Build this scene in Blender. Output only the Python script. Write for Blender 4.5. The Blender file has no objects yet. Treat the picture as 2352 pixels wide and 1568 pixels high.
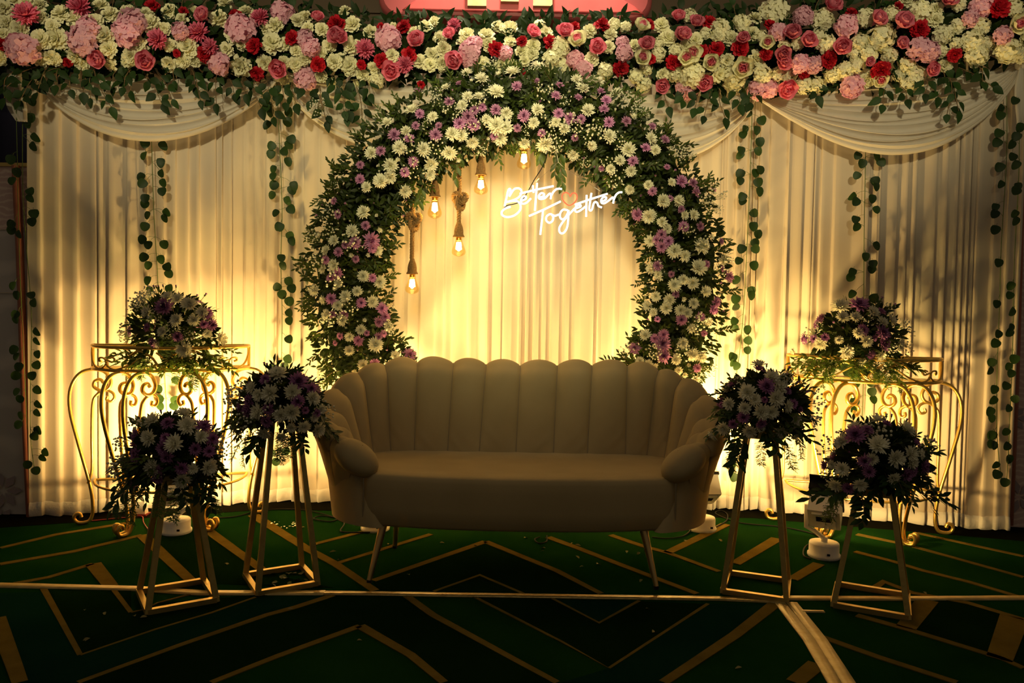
import bpy, math, random
from math import sin, cos, pi, sqrt, radians, atan2
from mathutils import Vector, Matrix, Quaternion
random.seed(11)
R = random.uniform
S = bpy.context.scene
COL = S.collection

# ------------------------------------------------------------------ camera
F_PX, W_PX, H_PX = 1760.0, 2352, 1568
CAM = Vector((0, 0, 1.215))
PITCH, ROLL = radians(2.245), radians(1.0)
_f = Vector((0, cos(PITCH), -sin(PITCH))); _u = Vector((0, sin(PITCH), cos(PITCH))); _r = Vector((1, 0, 0))
RGT = _r * cos(ROLL) + _u * sin(ROLL); UPV = -_r * sin(ROLL) + _u * cos(ROLL)
cam = bpy.data.cameras.new('camera'); cam.sensor_width = 36; cam.lens = F_PX / W_PX * 36
camo = bpy.data.objects.new('camera', cam); COL.objects.link(camo)
m = Matrix.Identity(4)
for i in range(3):
    m[i][0] = RGT[i]; m[i][1] = UPV[i]; m[i][2] = -_f[i]; m[i][3] = CAM[i]
camo.matrix_world = m
S.camera = camo

# ------------------------------------------------------------------ world, exposure, lamps
S.view_settings.view_transform = 'Standard'; S.view_settings.look = 'None'
S.view_settings.gamma = 1; S.view_settings.use_curve_mapping = False
S.view_settings.exposure = 0.0
try: S.cycles.use_denoising = True
except Exception: pass
wd = bpy.data.worlds.new('hall_ambience'); S.world = wd; wd.use_nodes = True
bg = wd.node_tree.nodes['Background']; bg.inputs[0].default_value = (1.0, 0.78, 0.50, 1); bg.inputs[1].default_value = 0.075

def lamp(name, kind, loc, aim, power, col, size=0.1, spot=1.0, blend=0.6, spread=None):
    l = bpy.data.lights.new(name, kind); l.energy = power; l.color = col
    if kind == 'SPOT': l.spot_size = spot; l.spot_blend = blend; l.shadow_soft_size = size
    elif kind == 'AREA':
        l.size = size
        if spread: l.spread = spread
    else: l.shadow_soft_size = size
    o = bpy.data.objects.new(name, l); COL.objects.link(o); o.location = loc
    o.rotation_euler = (Vector(aim) - Vector(loc)).to_track_quat('-Z', 'Y').to_euler()
    return o
WARM = (1.0, 0.65, 0.21)
HALL = (1.0, 0.85, 0.48)
# ceiling profile spots of the hall that light the garland and the arch
lamp('hall_spot_garland_west', 'SPOT', (-1.5, -0.6, 3.15), (-1.75, 4.5, 2.95), 470, HALL, 0.12, radians(33), 0.9)
lamp('hall_spot_garland_mid', 'SPOT', (0.0, -0.6, 3.15), (0.0, 4.5, 2.85), 330, HALL, 0.5, radians(28), 0.9)
lamp('hall_spot_garland_east', 'SPOT', (1.5, -0.6, 3.15), (1.75, 4.5, 2.95), 410, HALL, 0.12, radians(33), 0.9)
lamp('hall_spot_arch', 'SPOT', (0.0, -0.6, 3.3), (0.0, 4.3, 1.97), 1150, (1.0, 0.88, 0.43), 0.7, radians(25), 0.9)
lamp('hall_downlight_sign', 'SPOT', (0.0, 4.35, 4.3), (0.0, 5.0, 3.2), 230, (1.0, 0.82, 0.55), 0.1, radians(80), 0.6)
lamp('hall_ceiling_panel', 'AREA', (0.0, 1.6, 4.2), (0.0, 2.6, 0.0), 6, (1.0, 0.86, 0.58), 2.2)

# ------------------------------------------------------------------ pixel rays (photo frame)
def ray(px, py):
    return (_f + RGT * ((px - W_PX / 2) / F_PX) - UPV * ((py - H_PX / 2) / F_PX))
def at(px, py, Y):
    d = ray(px, py); return CAM + d * (Y / d.y)
def fl(px, py, z=0.0):
    d = ray(px, py); return CAM + d * ((z - CAM.z) / d.z)
def ywall(X):
    if X < -1.45: return 4.76 - 0.36 * (-1.45 - X)
    if X > 1.47: return 4.76 - 0.28 * (X - 1.47)
    return 4.76
def wl(px, py, off=0.0):
    Y = 4.6
    for _ in range(14): Y = 0.5 * Y + 0.5 * (ywall(at(px, py, Y).x) - off)
    return at(px, py, Y)

# ------------------------------------------------------------------ materials
def mat(name, col, rough=0.6, metal=0.0, var=0.0, noise=None, trans=0.0, spec=0.5, sheen=0.0, bump=None, emit=None, hue=0.0, coat=0.0):
    M = bpy.data.materials.new(name); M.use_nodes = True; N = M.node_tree; n = N.nodes
    p = n['Principled BSDF']; out = n['Material Output']
    p.inputs['Roughness'].default_value = rough; p.inputs['Metallic'].default_value = metal
    p.inputs['Specular IOR Level'].default_value = spec
    if sheen:
        p.inputs['Sheen Weight'].default_value = sheen; p.inputs['Sheen Roughness'].default_value = 0.4
        p.inputs['Sheen Tint'].default_value = (col[0], col[1], col[2], 1)
    if coat: p.inputs['Coat Weight'].default_value = coat
    c = (col[0], col[1], col[2], 1); src = None
    p.inputs['Base Color'].default_value = c
    if noise:
        tc = n.new('ShaderNodeTexCoord'); nz = n.new('ShaderNodeTexNoise'); nz.inputs['Scale'].default_value = noise[0]
        nz.inputs['Detail'].default_value = 4
        N.links.new(tc.outputs['Object'], nz.inputs['Vector'])
        rp = n.new('ShaderNodeMapRange'); rp.inputs[1].default_value = 0.3; rp.inputs[2].default_value = 0.7
        N.links.new(nz.outputs['Fac'], rp.inputs[0])
        mx = n.new('ShaderNodeMix'); mx.data_type = 'RGBA'
        mx.inputs[6].default_value = c; mx.inputs[7].default_value = (*noise[1], 1)
        N.links.new(rp.outputs[0], mx.inputs[0]); src = mx.outputs[2]
    if var or hue:
        oi = n.new('ShaderNodeObjectInfo'); hs = n.new('ShaderNodeHueSaturation')
        mr = n.new('ShaderNodeMapRange'); mr.inputs[3].default_value = 1 - var; mr.inputs[4].default_value = 1 + var * 0.6
        N.links.new(oi.outputs['Random'], mr.inputs[0]); N.links.new(mr.outputs[0], hs.inputs['Value'])
        mh = n.new('ShaderNodeMapRange'); mh.inputs[3].default_value = 0.5 + hue; mh.inputs[4].default_value = 0.5 - hue
        N.links.new(oi.outputs['Random'], mh.inputs[0]); N.links.new(mh.outputs[0], hs.inputs['Hue'])
        hs.inputs['Color'].default_value = c
        if src: N.links.new(src, hs.inputs['Color'])
        src = hs.outputs[0]
    if src: N.links.new(src, p.inputs['Base Color'])
    if bump:
        tc = n.new('ShaderNodeTexCoord'); nz = n.new('ShaderNodeTexNoise'); nz.inputs['Scale'].default_value = bump[0]; nz.inputs['Detail'].default_value = 5
        b = n.new('ShaderNodeBump'); b.inputs['Strength'].default_value = bump[1]; b.inputs['Distance'].default_value = bump[2]
        N.links.new(tc.outputs['Object'], nz.inputs['Vector']); N.links.new(nz.outputs['Fac'], b.inputs['Height']); N.links.new(b.outputs[0], p.inputs['Normal'])
    if emit:
        p.inputs['Emission Color'].default_value = (*emit[0], 1); p.inputs['Emission Strength'].default_value = emit[1]
    if trans:
        t = n.new('ShaderNodeBsdfTranslucent'); t.inputs[0].default_value = c
        if src: N.links.new(src, t.inputs[0])
        ms = n.new('ShaderNodeMixShader'); ms.inputs[0].default_value = trans
        N.links.new(p.outputs[0], ms.inputs[1]); N.links.new(t.outputs[0], ms.inputs[2]); N.links.new(ms.outputs[0], out.inputs[0])
    return M
def sheer(name, col, alpha, rough=0.7):
    M = mat(name, col, rough, trans=0.3, spec=0.2); N = M.node_tree; out = N.nodes['Material Output']
    last = out.inputs[0].links[0].from_socket
    tr = N.nodes.new('ShaderNodeBsdfTransparent'); ms = N.nodes.new('ShaderNodeMixShader'); ms.inputs[0].default_value = alpha
    N.links.new(last, ms.inputs[1]); N.links.new(tr.outputs[0], ms.inputs[2]); N.links.new(ms.outputs[0], out.inputs[0])
    return M
def clear_glass(name, tint=(1, 1, 1), refl=0.22):
    M = bpy.data.materials.new(name); M.use_nodes = True; N = M.node_tree; n = N.nodes; out = n['Material Output']
    n.remove(n['Principled BSDF'])
    tr = n.new('ShaderNodeBsdfTransparent'); tr.inputs[0].default_value = (*tint, 1)
    gl = n.new('ShaderNodeBsdfGlossy'); gl.inputs['Roughness'].default_value = 0.03
    fr = n.new('ShaderNodeFresnel'); fr.inputs[0].default_value = 1.45
    ms = n.new('ShaderNodeMixShader')
    mt = n.new('ShaderNodeMath'); mt.operation = 'MULTIPLY'; mt.inputs[1].default_value = refl; N.links.new(fr.outputs[0], mt.inputs[0])
    N.links.new(mt.outputs[0], ms.inputs[0]); N.links.new(tr.outputs[0], ms.inputs[1]); N.links.new(gl.outputs[0], ms.inputs[2]); N.links.new(ms.outputs[0], out.inputs[0])
    return M
def glow(name, col, st):
    M = bpy.data.materials.new(name); M.use_nodes = True; N = M.node_tree; n = N.nodes; n.remove(n['Principled BSDF'])
    e = n.new('ShaderNodeEmission'); e.inputs[0].default_value = (*col, 1); e.inputs[1].default_value = st
    N.links.new(e.outputs[0], n['Material Output'].inputs[0]); return M

M_CURTAIN = mat('ivory_curtain_cloth', (0.76, 0.66, 0.53), 0.85, noise=(3.0, (0.72, 0.61, 0.48)), trans=0.12, spec=0.15, bump=(350, 0.15, 0.002))
M_HEM = mat('curtain_hem_cloth', (0.74, 0.69, 0.62), 0.85, trans=0.1, spec=0.15, bump=(40, 0.4, 0.01))
M_SWAG = sheer('sheer_swag_cloth', (0.84, 0.79, 0.70), 0.10)
M_GOLD = mat('gold_painted_metal', (0.78, 0.52, 0.14), 0.34, 0.9, noise=(30, (0.70, 0.45, 0.10)), bump=(60, 0.2, 0.003))
M_GOLD2 = mat('worn_gold_square_tube', (0.58, 0.42, 0.14), 0.42, 0.75, noise=(14, (0.46, 0.32, 0.10)), bump=(50, 0.3, 0.003))
M_VELVET = mat('beige_velvet', (0.45, 0.34, 0.18), 0.8, noise=(5, (0.40, 0.30, 0.155)), sheen=0.3, spec=0.2, bump=(300, 0.2, 0.002))
M_VSEAM = mat('velvet_seam_piping', (0.30, 0.23, 0.14), 0.8, spec=0.2)
M_BRASS = mat('brass_sofa_leg', (0.60, 0.42, 0.18), 0.3, 0.9)
M_WHITEPL = mat('white_powder_coat', (0.80, 0.78, 0.74), 0.45)
M_BLACK = mat('black_plastic', (0.010, 0.010, 0.010), 0.7, spec=0.15)
M_RED = mat('red_cable_sheath', (0.22, 0.012, 0.010), 0.6)
M_ROPE = mat('jute_rope', (0.27, 0.15, 0.05), 0.9, noise=(90, (0.16, 0.08, 0.025)), bump=(160, 0.6, 0.003))
M_JUTE = mat('jute_burlap', (0.24, 0.13, 0.045), 0.95, noise=(120, (0.14, 0.07, 0.02)), bump=(260, 0.8, 0.003))
M_BULB = clear_glass('amber_bulb_glass', (1.0, 0.90, 0.66))
M_ACRYL = clear_glass('clear_acrylic', (1, 1, 1), 0.02)
M_TGLASS = clear_glass('clear_table_glass', (0.97, 1.0, 0.97))
M_FIL = glow('bulb_filament_glow', (1.0, 0.66, 0.22), 135)
M_NEON = glow('white_neon_glow', (1.0, 0.93, 0.74), 3.2)
M_HEART = glow('red_neon_glow', (1.0, 0.20, 0.08), 1.15)
M_LED = glow('floodlight_led_glow', (1.0, 0.78, 0.36), 30)
M_STEEL = mat('steel_chain', (0.5, 0.45, 0.38), 0.35, 0.9)
M_STEM = mat('green_stem', (0.10, 0.16, 0.03), 0.6)
M_TWIG = mat('brown_twig', (0.16, 0.10, 0.04), 0.7)
M_LEAF_G = mat('garland_leaf_green', (0.020, 0.052, 0.010), 0.55, var=0.45, trans=0.2, spec=0.25)
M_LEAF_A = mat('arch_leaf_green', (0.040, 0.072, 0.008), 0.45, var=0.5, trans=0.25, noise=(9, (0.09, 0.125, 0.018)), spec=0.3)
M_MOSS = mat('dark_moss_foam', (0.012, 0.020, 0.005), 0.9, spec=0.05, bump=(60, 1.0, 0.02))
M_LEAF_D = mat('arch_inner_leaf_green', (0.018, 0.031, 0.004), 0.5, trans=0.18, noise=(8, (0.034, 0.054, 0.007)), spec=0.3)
M_LEAF_V = mat('vine_leaf_green', (0.024, 0.062, 0.010), 0.5, var=0.35, trans=0.35)
M_FERN = mat('asparagus_fern_green', (0.12, 0.22, 0.035), 0.6, var=0.3, trans=0.35)
M_CREAM = mat('cream_petal', (0.90, 0.88, 0.62), 0.6, var=0.12, trans=0.2, spec=0.2)
M_WHITE = mat('white_petal', (0.92, 0.89, 0.72), 0.55, var=0.08, trans=0.16, spec=0.2)
M_EYE = mat('yellow_green_flower_eye', (0.52, 0.50, 0.06), 0.7)
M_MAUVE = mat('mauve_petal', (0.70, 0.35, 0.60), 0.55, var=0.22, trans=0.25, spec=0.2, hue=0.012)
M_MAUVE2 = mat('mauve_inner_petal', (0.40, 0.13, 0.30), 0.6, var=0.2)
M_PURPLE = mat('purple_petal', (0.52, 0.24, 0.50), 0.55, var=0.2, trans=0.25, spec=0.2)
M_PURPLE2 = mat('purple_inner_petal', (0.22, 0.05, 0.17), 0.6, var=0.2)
M_PINK = mat('pink_rose_petal', (0.88, 0.27, 0.38), 0.5, var=0.15, trans=0.25, spec=0.3)
M_PALE = mat('pale_pink_hydrangea_petal', (0.90, 0.52, 0.65), 0.6, var=0.14, trans=0.3, spec=0.2)
M_DEEP = mat('deep_pink_petal', (0.84, 0.22, 0.36), 0.6, var=0.18, trans=0.25, spec=0.2)
M_REDP = mat('red_petal', (0.50, 0.008, 0.022), 0.55, var=0.25, trans=0.2, spec=0.3)
M_BUD = mat('white_bud', (0.85, 0.83, 0.62), 0.6, trans=0.2)

# ------------------------------------------------------------------ mesh helpers
class MB:
    def __init__(s): s.v = []; s.f = []; s.m = []
    def add(s, vs, fs, mi=0):
        o = len(s.v); s.v += [tuple(v) for v in vs]; s.f += [tuple(i + o for i in f) for f in fs]; s.m += [mi] * len(fs)
    def grid(s, rows, mi=0, cu=False, cv=False):
        nr = len(rows); nc = len(rows[0]); vs = [p for r in rows for p in r]; fs = []
        for i in range(nr if cu else nr - 1):
            for j in range(nc if cv else nc - 1):
                a = i * nc + j; b = i * nc + (j + 1) % nc; c = ((i + 1) % nr) * nc + (j + 1) % nc; d = ((i + 1) % nr) * nc + j
                fs.append((a, b, c, d))
        s.add(vs, fs, mi)
    def tube(s, pts, r, n=6, mi=0, closed=False, cap=True, flat=1.0, fn=None):
        P = [Vector(p) for p in pts]; k = len(P)
        rr = r if isinstance(r, (list, tuple)) else [r] * k
        T = []
        for i in range(k):
            a = P[(i - 1) % k] if (closed or i > 0) else P[i]; b = P[(i + 1) % k] if (closed or i < k - 1) else P[i]
            t = (b - a); T.append(t.normalized() if t.length > 1e-9 else Vector((0, 0, 1)))
        if fn is None:
            ref = Vector((0, 0, 1)) if abs(T[0].z) < 0.9 else Vector((1, 0, 0))
            nrm = (ref - T[0] * ref.dot(T[0])).normalized()
        else: nrm = Vector(fn)
        rows = []
        for i in range(k):
            q = fn if fn is not None else nrm
            nn = Vector(q) - T[i] * Vector(q).dot(T[i])
            nrm = nn.normalized() if nn.length > 1e-6 else T[i].orthogonal().normalized()
            bn = T[i].cross(nrm)
            rows.append([P[i] + nrm * (rr[i] * flat * cos(2 * pi * j / n)) + bn * (rr[i] * sin(2 * pi * j / n)) for j in range(n)])
        s.grid(rows, mi, cu=closed, cv=True)
        if cap and not closed:
            s.add(rows[0], [tuple(range(n))[::-1]], mi); s.add(rows[-1], [tuple(range(n))], mi)
    def box(s, c, sz, mi=0, rot=None, taper=1.0):
        c = Vector(c); x, y, z = sz[0] / 2, sz[1] / 2, sz[2] / 2; vs = []
        for k in (-1, 1):
            q = taper if k > 0 else 1
            for a, b in ((-1, -1), (1, -1), (1, 1), (-1, 1)):
                p = Vector((a * x * q, b * y * q, k * z)); vs.append(c + (rot @ p if rot else p))
        s.add(vs, [(3, 2, 1, 0), (4, 5, 6, 7), (0, 1, 5, 4), (1, 2, 6, 5), (2, 3, 7, 6), (3, 0, 4, 7)], mi)
    def lathe(s, prof, n=16, c=(0, 0, 0), mi=0, rot=None):
        c = Vector(c); rows = []
        for r, z in prof:
            row = []
            for j in range(n):
                p = Vector((r * cos(2 * pi * j / n), r * sin(2 * pi * j / n), z)); row.append(c + (rot @ p if rot else p))
            rows.append(row)
        s.grid(rows, mi, cv=True)
        s.add(rows[0], [tuple(range(n))[::-1]], mi); s.add(rows[-1], [tuple(range(n))], mi)
    def ball(s, c, r, nu=6, nv=4, mi=0):
        c = Vector(c); rows = []
        for i in range(nv + 1):
            t = pi * i / nv; q = max(sin(t), 0.02)
            rows.append([c + Vector((r * q * cos(2 * pi * j / nu), r * q * sin(2 * pi * j / nu), -r * cos(t))) for j in range(nu)])
        s.grid(rows, mi, cv=True)
    def mesh(s, name, mats, smooth=True):
        me = bpy.data.meshes.new(name); me.from_pydata(s.v, [], s.f)
        for q in (mats if isinstance(mats, (list, tuple)) else [mats]): me.materials.append(q)
        if any(s.m): me.polygons.foreach_set('material_index', s.m)
        if smooth: me.polygons.foreach_set('use_smooth', [True] * len(s.f))
        me.update(); return me
WP = {}
def wpos(o): return WP.get(o.name, Vector((0, 0, 0)))
def link(name, me, parent=None, loc=None, rot=None, scale=None, label=None, kind=None):
    """one object; loc is a WORLD position (default: the parent's place)"""
    o = bpy.data.objects.new(name, me); COL.objects.link(o)
    base = wpos(parent) if parent else Vector((0, 0, 0)); w = Vector(loc) if loc is not None else base.copy()
    if parent: o.parent = parent
    o.location = w - base; WP[o.name] = w
    if rot is not None: o.rotation_mode = 'QUATERNION'; o.rotation_quaternion = rot
    if scale is not None: o.scale = (scale,) * 3 if not isinstance(scale, (tuple, list)) else scale
    if label: o['label'] = label
    if kind: o['kind'] = kind
    return o
def build(mb, name, mats, parent=None, loc=None, smooth=True, label=None, kind=None):
    """mesh given in world coordinates, origin moved to loc"""
    w = Vector(loc) if loc is not None else (wpos(parent) if parent else Vector((0, 0, 0)))
    mb.v = [(x - w.x, y - w.y, z - w.z) for x, y, z in mb.v]
    return link(name, mb.mesh(name, mats, smooth), parent, w, label=label, kind=kind)
def thing(name, loc, label, cat, group=None):
    o = bpy.data.objects.new(name, None); COL.objects.link(o); o.location = loc; WP[o.name] = Vector(loc); o.empty_display_size = 0.1
    return tag(o, label, cat, group)
def tag(o, label, cat, group=None):
    o['label'] = label; o['category'] = cat
    if group: o['group'] = group
    return o
def smoothpts(P, n=5, closed=False):
    P = [Vector(p) for p in P]; k = len(P); out = []
    for i in range(k if closed else k - 1):
        p0 = P[(i - 1) % k] if (closed or i > 0) else P[0] * 2 - P[1]
        p1 = P[i]; p2 = P[(i + 1) % k]
        p3 = P[(i + 2) % k] if (closed or i + 2 < k) else P[-1] * 2 - P[-2]
        for j in range(n):
            t = j / n
            out.append(0.5 * ((2 * p1) + (p2 - p0) * t + (2 * p0 - 5 * p1 + 4 * p2 - p3) * t * t + (3 * p1 - p0 - 3 * p2 + p3) * t ** 3))
    if not closed: out.append(P[-1])
    return out
def facing(n, spin=None):
    q = Vector(n).normalized().to_track_quat('Z', 'Y')
    return q @ Quaternion((0, 0, 1), R(0, 2 * pi) if spin is None else spin)
def leafrot(d, n):
    d = Vector(d).normalized(); n = Vector(n); n = n - d * n.dot(d)
    n = n.normalized() if n.length > 1e-4 else d.orthogonal().normalized()
    x = d.cross(n); return Matrix((x, d, n)).transposed().to_quaternion()
def jit(v, a): return Vector((v[0] + R(-a, a), v[1] + R(-a, a), v[2] + R(-a, a)))

# ------------------------------------------------------------------ the setting: floor, walls, trims
def carpet_mat(name, a, b):
    M = mat(name, a, 1.0, noise=(2.2, b), spec=0.0, bump=(220, 0.5, 0.004)); return M
M_CARPET = carpet_mat('dark_green_carpet', (0.004, 0.024, 0.005), (0.009, 0.036, 0.006))
M_CARP2 = carpet_mat('blackish_green_carpet', (0.003, 0.011, 0.002), (0.005, 0.017, 0.003))
M_CARP3 = carpet_mat('bottle_green_carpet', (0.003, 0.018, 0.012), (0.005, 0.024, 0.014))
M_CLINE = mat('gold_carpet_line', (0.15, 0.105, 0.022), 0.95, noise=(12, (0.11, 0.075, 0.014)), spec=0.0, bump=(220, 0.4, 0.004))
b = MB(); NX, NY = 12, 10
b.grid([[(-5 + 10 * i / NX, 0.2 + 6.3 * j / NY, 0) for i in range(NX + 1)] for j in range(NY + 1)])
floor = build(b, 'floor', M_CARPET, smooth=False, kind='structure')
def floor_poly(px, z, m_, name):
    mb = MB(); P = [fl(x, y) for x, y in px]; P = [Vector((p.x, p.y, z)) for p in P]
    mb.add(P + [Vector((p.x, p.y, 0.0)) for p in P], [tuple(range(len(P)))[::-1]] + [(i, (i + 1) % len(P), len(P) + (i + 1) % len(P), len(P) + i) for i in range(len(P))])
    o = build(mb, name, m_, floor, loc=sum(P, Vector()) / len(P), smooth=False)
    me = o.data
    if me.polygons[0].normal.z < 0: me.flip_normals()
    return o
M_DARK_STRIP = mat('near_black_floor_strip', (0.006, 0.006, 0.004), 1.0, spec=0.0)  # added near-black strip that darkens the floor along the curtain base
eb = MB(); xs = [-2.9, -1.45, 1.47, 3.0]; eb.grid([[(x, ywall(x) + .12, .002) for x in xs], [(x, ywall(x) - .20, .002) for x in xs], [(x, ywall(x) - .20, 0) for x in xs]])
build(eb, 'floor_dark_strip', M_DARK_STRIP, floor, loc=(0, 4.6, 0), smooth=False)
DARK = [[(97, 1347), (301, 1350), (301, 1407), (362, 1385), (640, 1362), (587, 1372), (485, 1408), (184, 1505)],
        [(408, 1484), (679, 1395), (765, 1367), (934, 1369), (995, 1413), (1280, 1568), (1020, 1568), (944, 1505), (827, 1438), (485, 1568), (179, 1568)],
        [(1082, 1367), (1626, 1387), (1399, 1535), (1152, 1403)],
        [(2131, 1385), (2096, 1362), (2223, 1385), (2352, 1423), (2352, 1535), (2300, 1512), (2086, 1446)],
        [(857, 1336), (1115, 1246), (1279, 1311), (1381, 1364), (870, 1356)],
        [(327, 1229), (444, 1339), (765, 1350), (612, 1316), (474, 1216)],
        [(485, 1568), (827, 1438), (944, 1505), (1020, 1568)]]
for i, px in enumerate(DARK[:6]): floor_poly(px, 0.0015, M_CARP2, 'carpet_field')
for px in ([(0, 1362), (97, 1360), (184, 1505), (357, 1446), (485, 1408), (587, 1372), (765, 1367), (408, 1484), (179, 1568), (60, 1568), (0, 1440)],
           [(1399, 1535), (1626, 1387), (1780, 1387), (1524, 1568), (1290, 1568)], [(1269, 1377), (1468, 1382), (1376, 1431)]):
    floor_poly(px, 0.0020, M_CARP3, 'carpet_field')
LINES = [
 ([(0,1259),(128,1228),(301,1200)],6),([(0,1296),(168,1267),(327,1229)],7),([(327,1229),(444,1339)],11),([(31,1341),(112,1326),(214,1295)],7),
 ([(214,1295),(255,1347)],14),([(255,1347),(301,1407)],5),([(301,1407),(332,1400),(362,1385),(459,1359)],3),([(97,1347),(122,1392),(184,1505)],6),
 ([(184,1505),(357,1446),(485,1408),(587,1372)],4),([(-8,1420),(31,1525),(46,1568)],17),([(179,1568),(408,1484),(612,1413),(679,1395),(765,1367)],9),
 ([(485,1568),(638,1507),(827,1438)],10),([(827,1438),(944,1505),(1020,1568)],13),([(934,1369),(995,1413),(1200,1525),(1280,1568)],10),
 ([(474,1216),(612,1316)],10),([(582,1183),(704,1260),(770,1295),(862,1357)],10),([(714,1252),(842,1219)],6),([(770,1295),(990,1227)],6),
 ([(857,1334),(1115,1244)],8),([(1115,1244),(1279,1311),(1381,1364)],8),([(995,1359),(1102,1321),(1203,1364)],4),
 ([(1259,1234),(1330,1260),(1407,1290),(1601,1364)],8),([(1402,1229),(1478,1255),(1535,1270),(1652,1313)],7),([(1532,1270),(1601,1237),(1667,1204)],9),
 ([(1688,1295),(1785,1237)],11),([(1820,1331),(1881,1295)],11),([(1963,1267),(2045,1288),(2121,1311),(2223,1336),(2352,1374)],7),
 ([(1968,1227),(2086,1252),(2352,1326)],6),([(2106,1224),(2352,1278)],5),([(2004,1354),(2030,1336),(2096,1362),(2223,1385),(2352,1423)],8),
 ([(1968,1413),(2086,1446),(2300,1512),(2352,1535)],10),([(2131,1378),(2080,1443)],20),([(2330,1418),(2295,1515)],26),
 ([(1882,1461),(2019,1510),(2198,1568)],11),([(1780,1387),(1688,1459),(1524,1568)],14),([(1082,1367),(1152,1403),(1290,1474),(1399,1535),(1626,1387)],4),
 ([(1269,1375),(1376,1431),(1468,1380)],4),([(1825,1568),(1877,1525)],22)]
for px, w in LINES:
    P = [fl(x, y) for x, y in px]; mb = MB(); rows = []
    for i, p in enumerate(P):
        d = P[min(i + 1, len(P) - 1)] - P[max(i - 1, 0)]; d.normalize()
        sd = Vector((-d.y, d.x, 0)); x, y = px[i]
        # measured width runs across the line in the picture; divide by how much the floor foreshortens it
        q = (fl(x, y + w) - fl(x, y)).length; h = w * p.y / F_PX
        ww = 0.5 * (abs(sd.y) * q + abs(sd.x) * h) * (1 - 0.35 * abs(sd.x * sd.y))
        ww = min(ww, 0.06)
        rows.append([p + sd * ww + Vector((0, 0, 0.003)), p + sd * ww, p - sd * ww, p - sd * ww + Vector((0, 0, 0.003))][::1])
    mb.grid([[r[1], r[0], r[3], r[2]] for r in rows])
    build(mb, 'carpet_line', M_CLINE, floor, loc=P[0], smooth=False)

M_WOOD = mat('dark_brown_wall_panel', (0.064, 0.034, 0.009), 0.6, noise=(1.5, (0.050, 0.026, 0.007)))
b = MB(); b.box((0, 5.35, 2.1), (9.5, 0.1, 4.2)); wall_back = build(b, 'wall_back', M_WOOD, smooth=False, kind='structure')
b = MB(); b.box((0, 5.29, 3.235), (9.5, 0.03, 0.03)); build(b, 'trim_3', M_WOOD, smooth=False, kind='structure')
b = MB(); b.box((0, 5.28, 3.9), (9.5, 0.05, 0.55)); build(b, 'panel', M_WOOD, wall_back, smooth=False)

def marble_mat(name, a, c, dist=6.0, sc=2.0):
    M = mat(name, a, 0.35); N = M.node_tree; n = N.nodes; p = n['Principled BSDF']
    tc = n.new('ShaderNodeTexCoord'); w = n.new('ShaderNodeTexWave'); w.bands_direction = 'Z'
    w.inputs['Scale'].default_value = sc; w.inputs['Distortion'].default_value = dist; w.inputs['Detail'].default_value = 4; w.inputs['Detail Scale'].default_value = 1.2
    cr = n.new('ShaderNodeValToRGB'); cr.color_ramp.elements[0].color = (*a, 1); cr.color_ramp.elements[1].color = (*c, 1); cr.color_ramp.elements[0].position = 0.55; cr.color_ramp.elements[1].position = 0.95
    N.links.new(tc.outputs['Object'], w.inputs['Vector']); N.links.new(w.outputs['Fac'], cr.inputs[0]); N.links.new(cr.outputs[0], p.inputs['Base Color'])
    return M
M_MARB = marble_mat('pinkish_veined_marble_print', (0.62, 0.42, 0.38), (0.76, 0.58, 0.50), 7, 9)
M_MARB2 = marble_mat('grey_veined_marble', (0.52, 0.46, 0.44), (0.64, 0.56, 0.52), 9, 1.2)
M_COPPER = mat('rose_copper_trim', (0.36, 0.12, 0.07), 0.4, 0.3, noise=(14, (0.28, 0.09, 0.05)))
M_NAVY = mat('navy_cloth', (0.012, 0.012, 0.045), 0.8)
M_PETALPRINT = mat('faded_mauve_print', (0.34, 0.26, 0.28), 0.5)
# side panels that flank the backdrop
def slab(name, x0, x1, y, z0, z1, m_, parent=None, dy=0.04, kind=None):
    mb = MB(); mb.box(((x0 + x1) / 2, y + dy / 2, (z0 + z1) / 2), (x1 - x0, dy, z1 - z0))
    return build(mb, name, m_, parent, loc=((x0 + x1) / 2, y, z0), smooth=False, kind=kind)
yl = 4.36; xl = at(72, 1190, yl).x; zt = at(20, 383, yl).z
wl_ = slab('wall_left', xl - 1.4, xl, yl, 0, zt, M_MARB2, kind='structure')
zj = at(20, 527, yl).z; slab('panel', xl - 1.4, xl, yl - 0.006, zj, zt, M_MARB, wl_, 0.01)
zk = at(20, 672, yl).z
for z in (zj, zk): slab('joint', xl - 1.4, xl, yl - 0.009, z - 0.002, z + 0.002, M_CURTAIN, wl_, 0.004)
def print_flower(parent, cx, cz, y, s):
    for k in range(7):
        a = 2 * pi * k / 7; mb = MB(); d = Vector((cos(a), 0, sin(a))); q = Vector((-d.z, 0, d.x)); c = Vector((cx, y, cz))
        mb.add([c + d * s * .15, c + d * s * .6 + q * s * .22, c + d * s, c + d * s * .6 - q * s * .22], [(0, 1, 2, 3)])
        build(mb, 'printed_petal', M_PETALPRINT, parent, loc=c, smooth=False)
p = at(10, 1125, yl); print_flower(wl_, p.x, p.z, yl - 0.011, 0.11); p = at(5, 1195, yl); print_flower(wl_, p.x, p.z, yl - 0.011, 0.09)
mb = MB(); mb.tube([at(x, y, yl - 0.04) for x, y in ((36, 380), (45, 560), (52, 760), (60, 980), (70, 1193))], 0.021, 8)
build(mb, 'trim_1', M_COPPER, kind='structure')
yr = 4.46; xr = at(2322, 1190, yr).x; zr = at(2340, 395, yr).z
wr_ = slab('wall_right', xr, xr + 1.4, yr, 0, zr, M_MARB, kind='structure')
p = at(2338, 1140, yr); print_flower(wr_, p.x, p.z, yr - 0.006, 0.10); p = at(2330, 960, yr); print_flower(wr_, p.x, p.z, yr - 0.006, 0.08)
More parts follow.
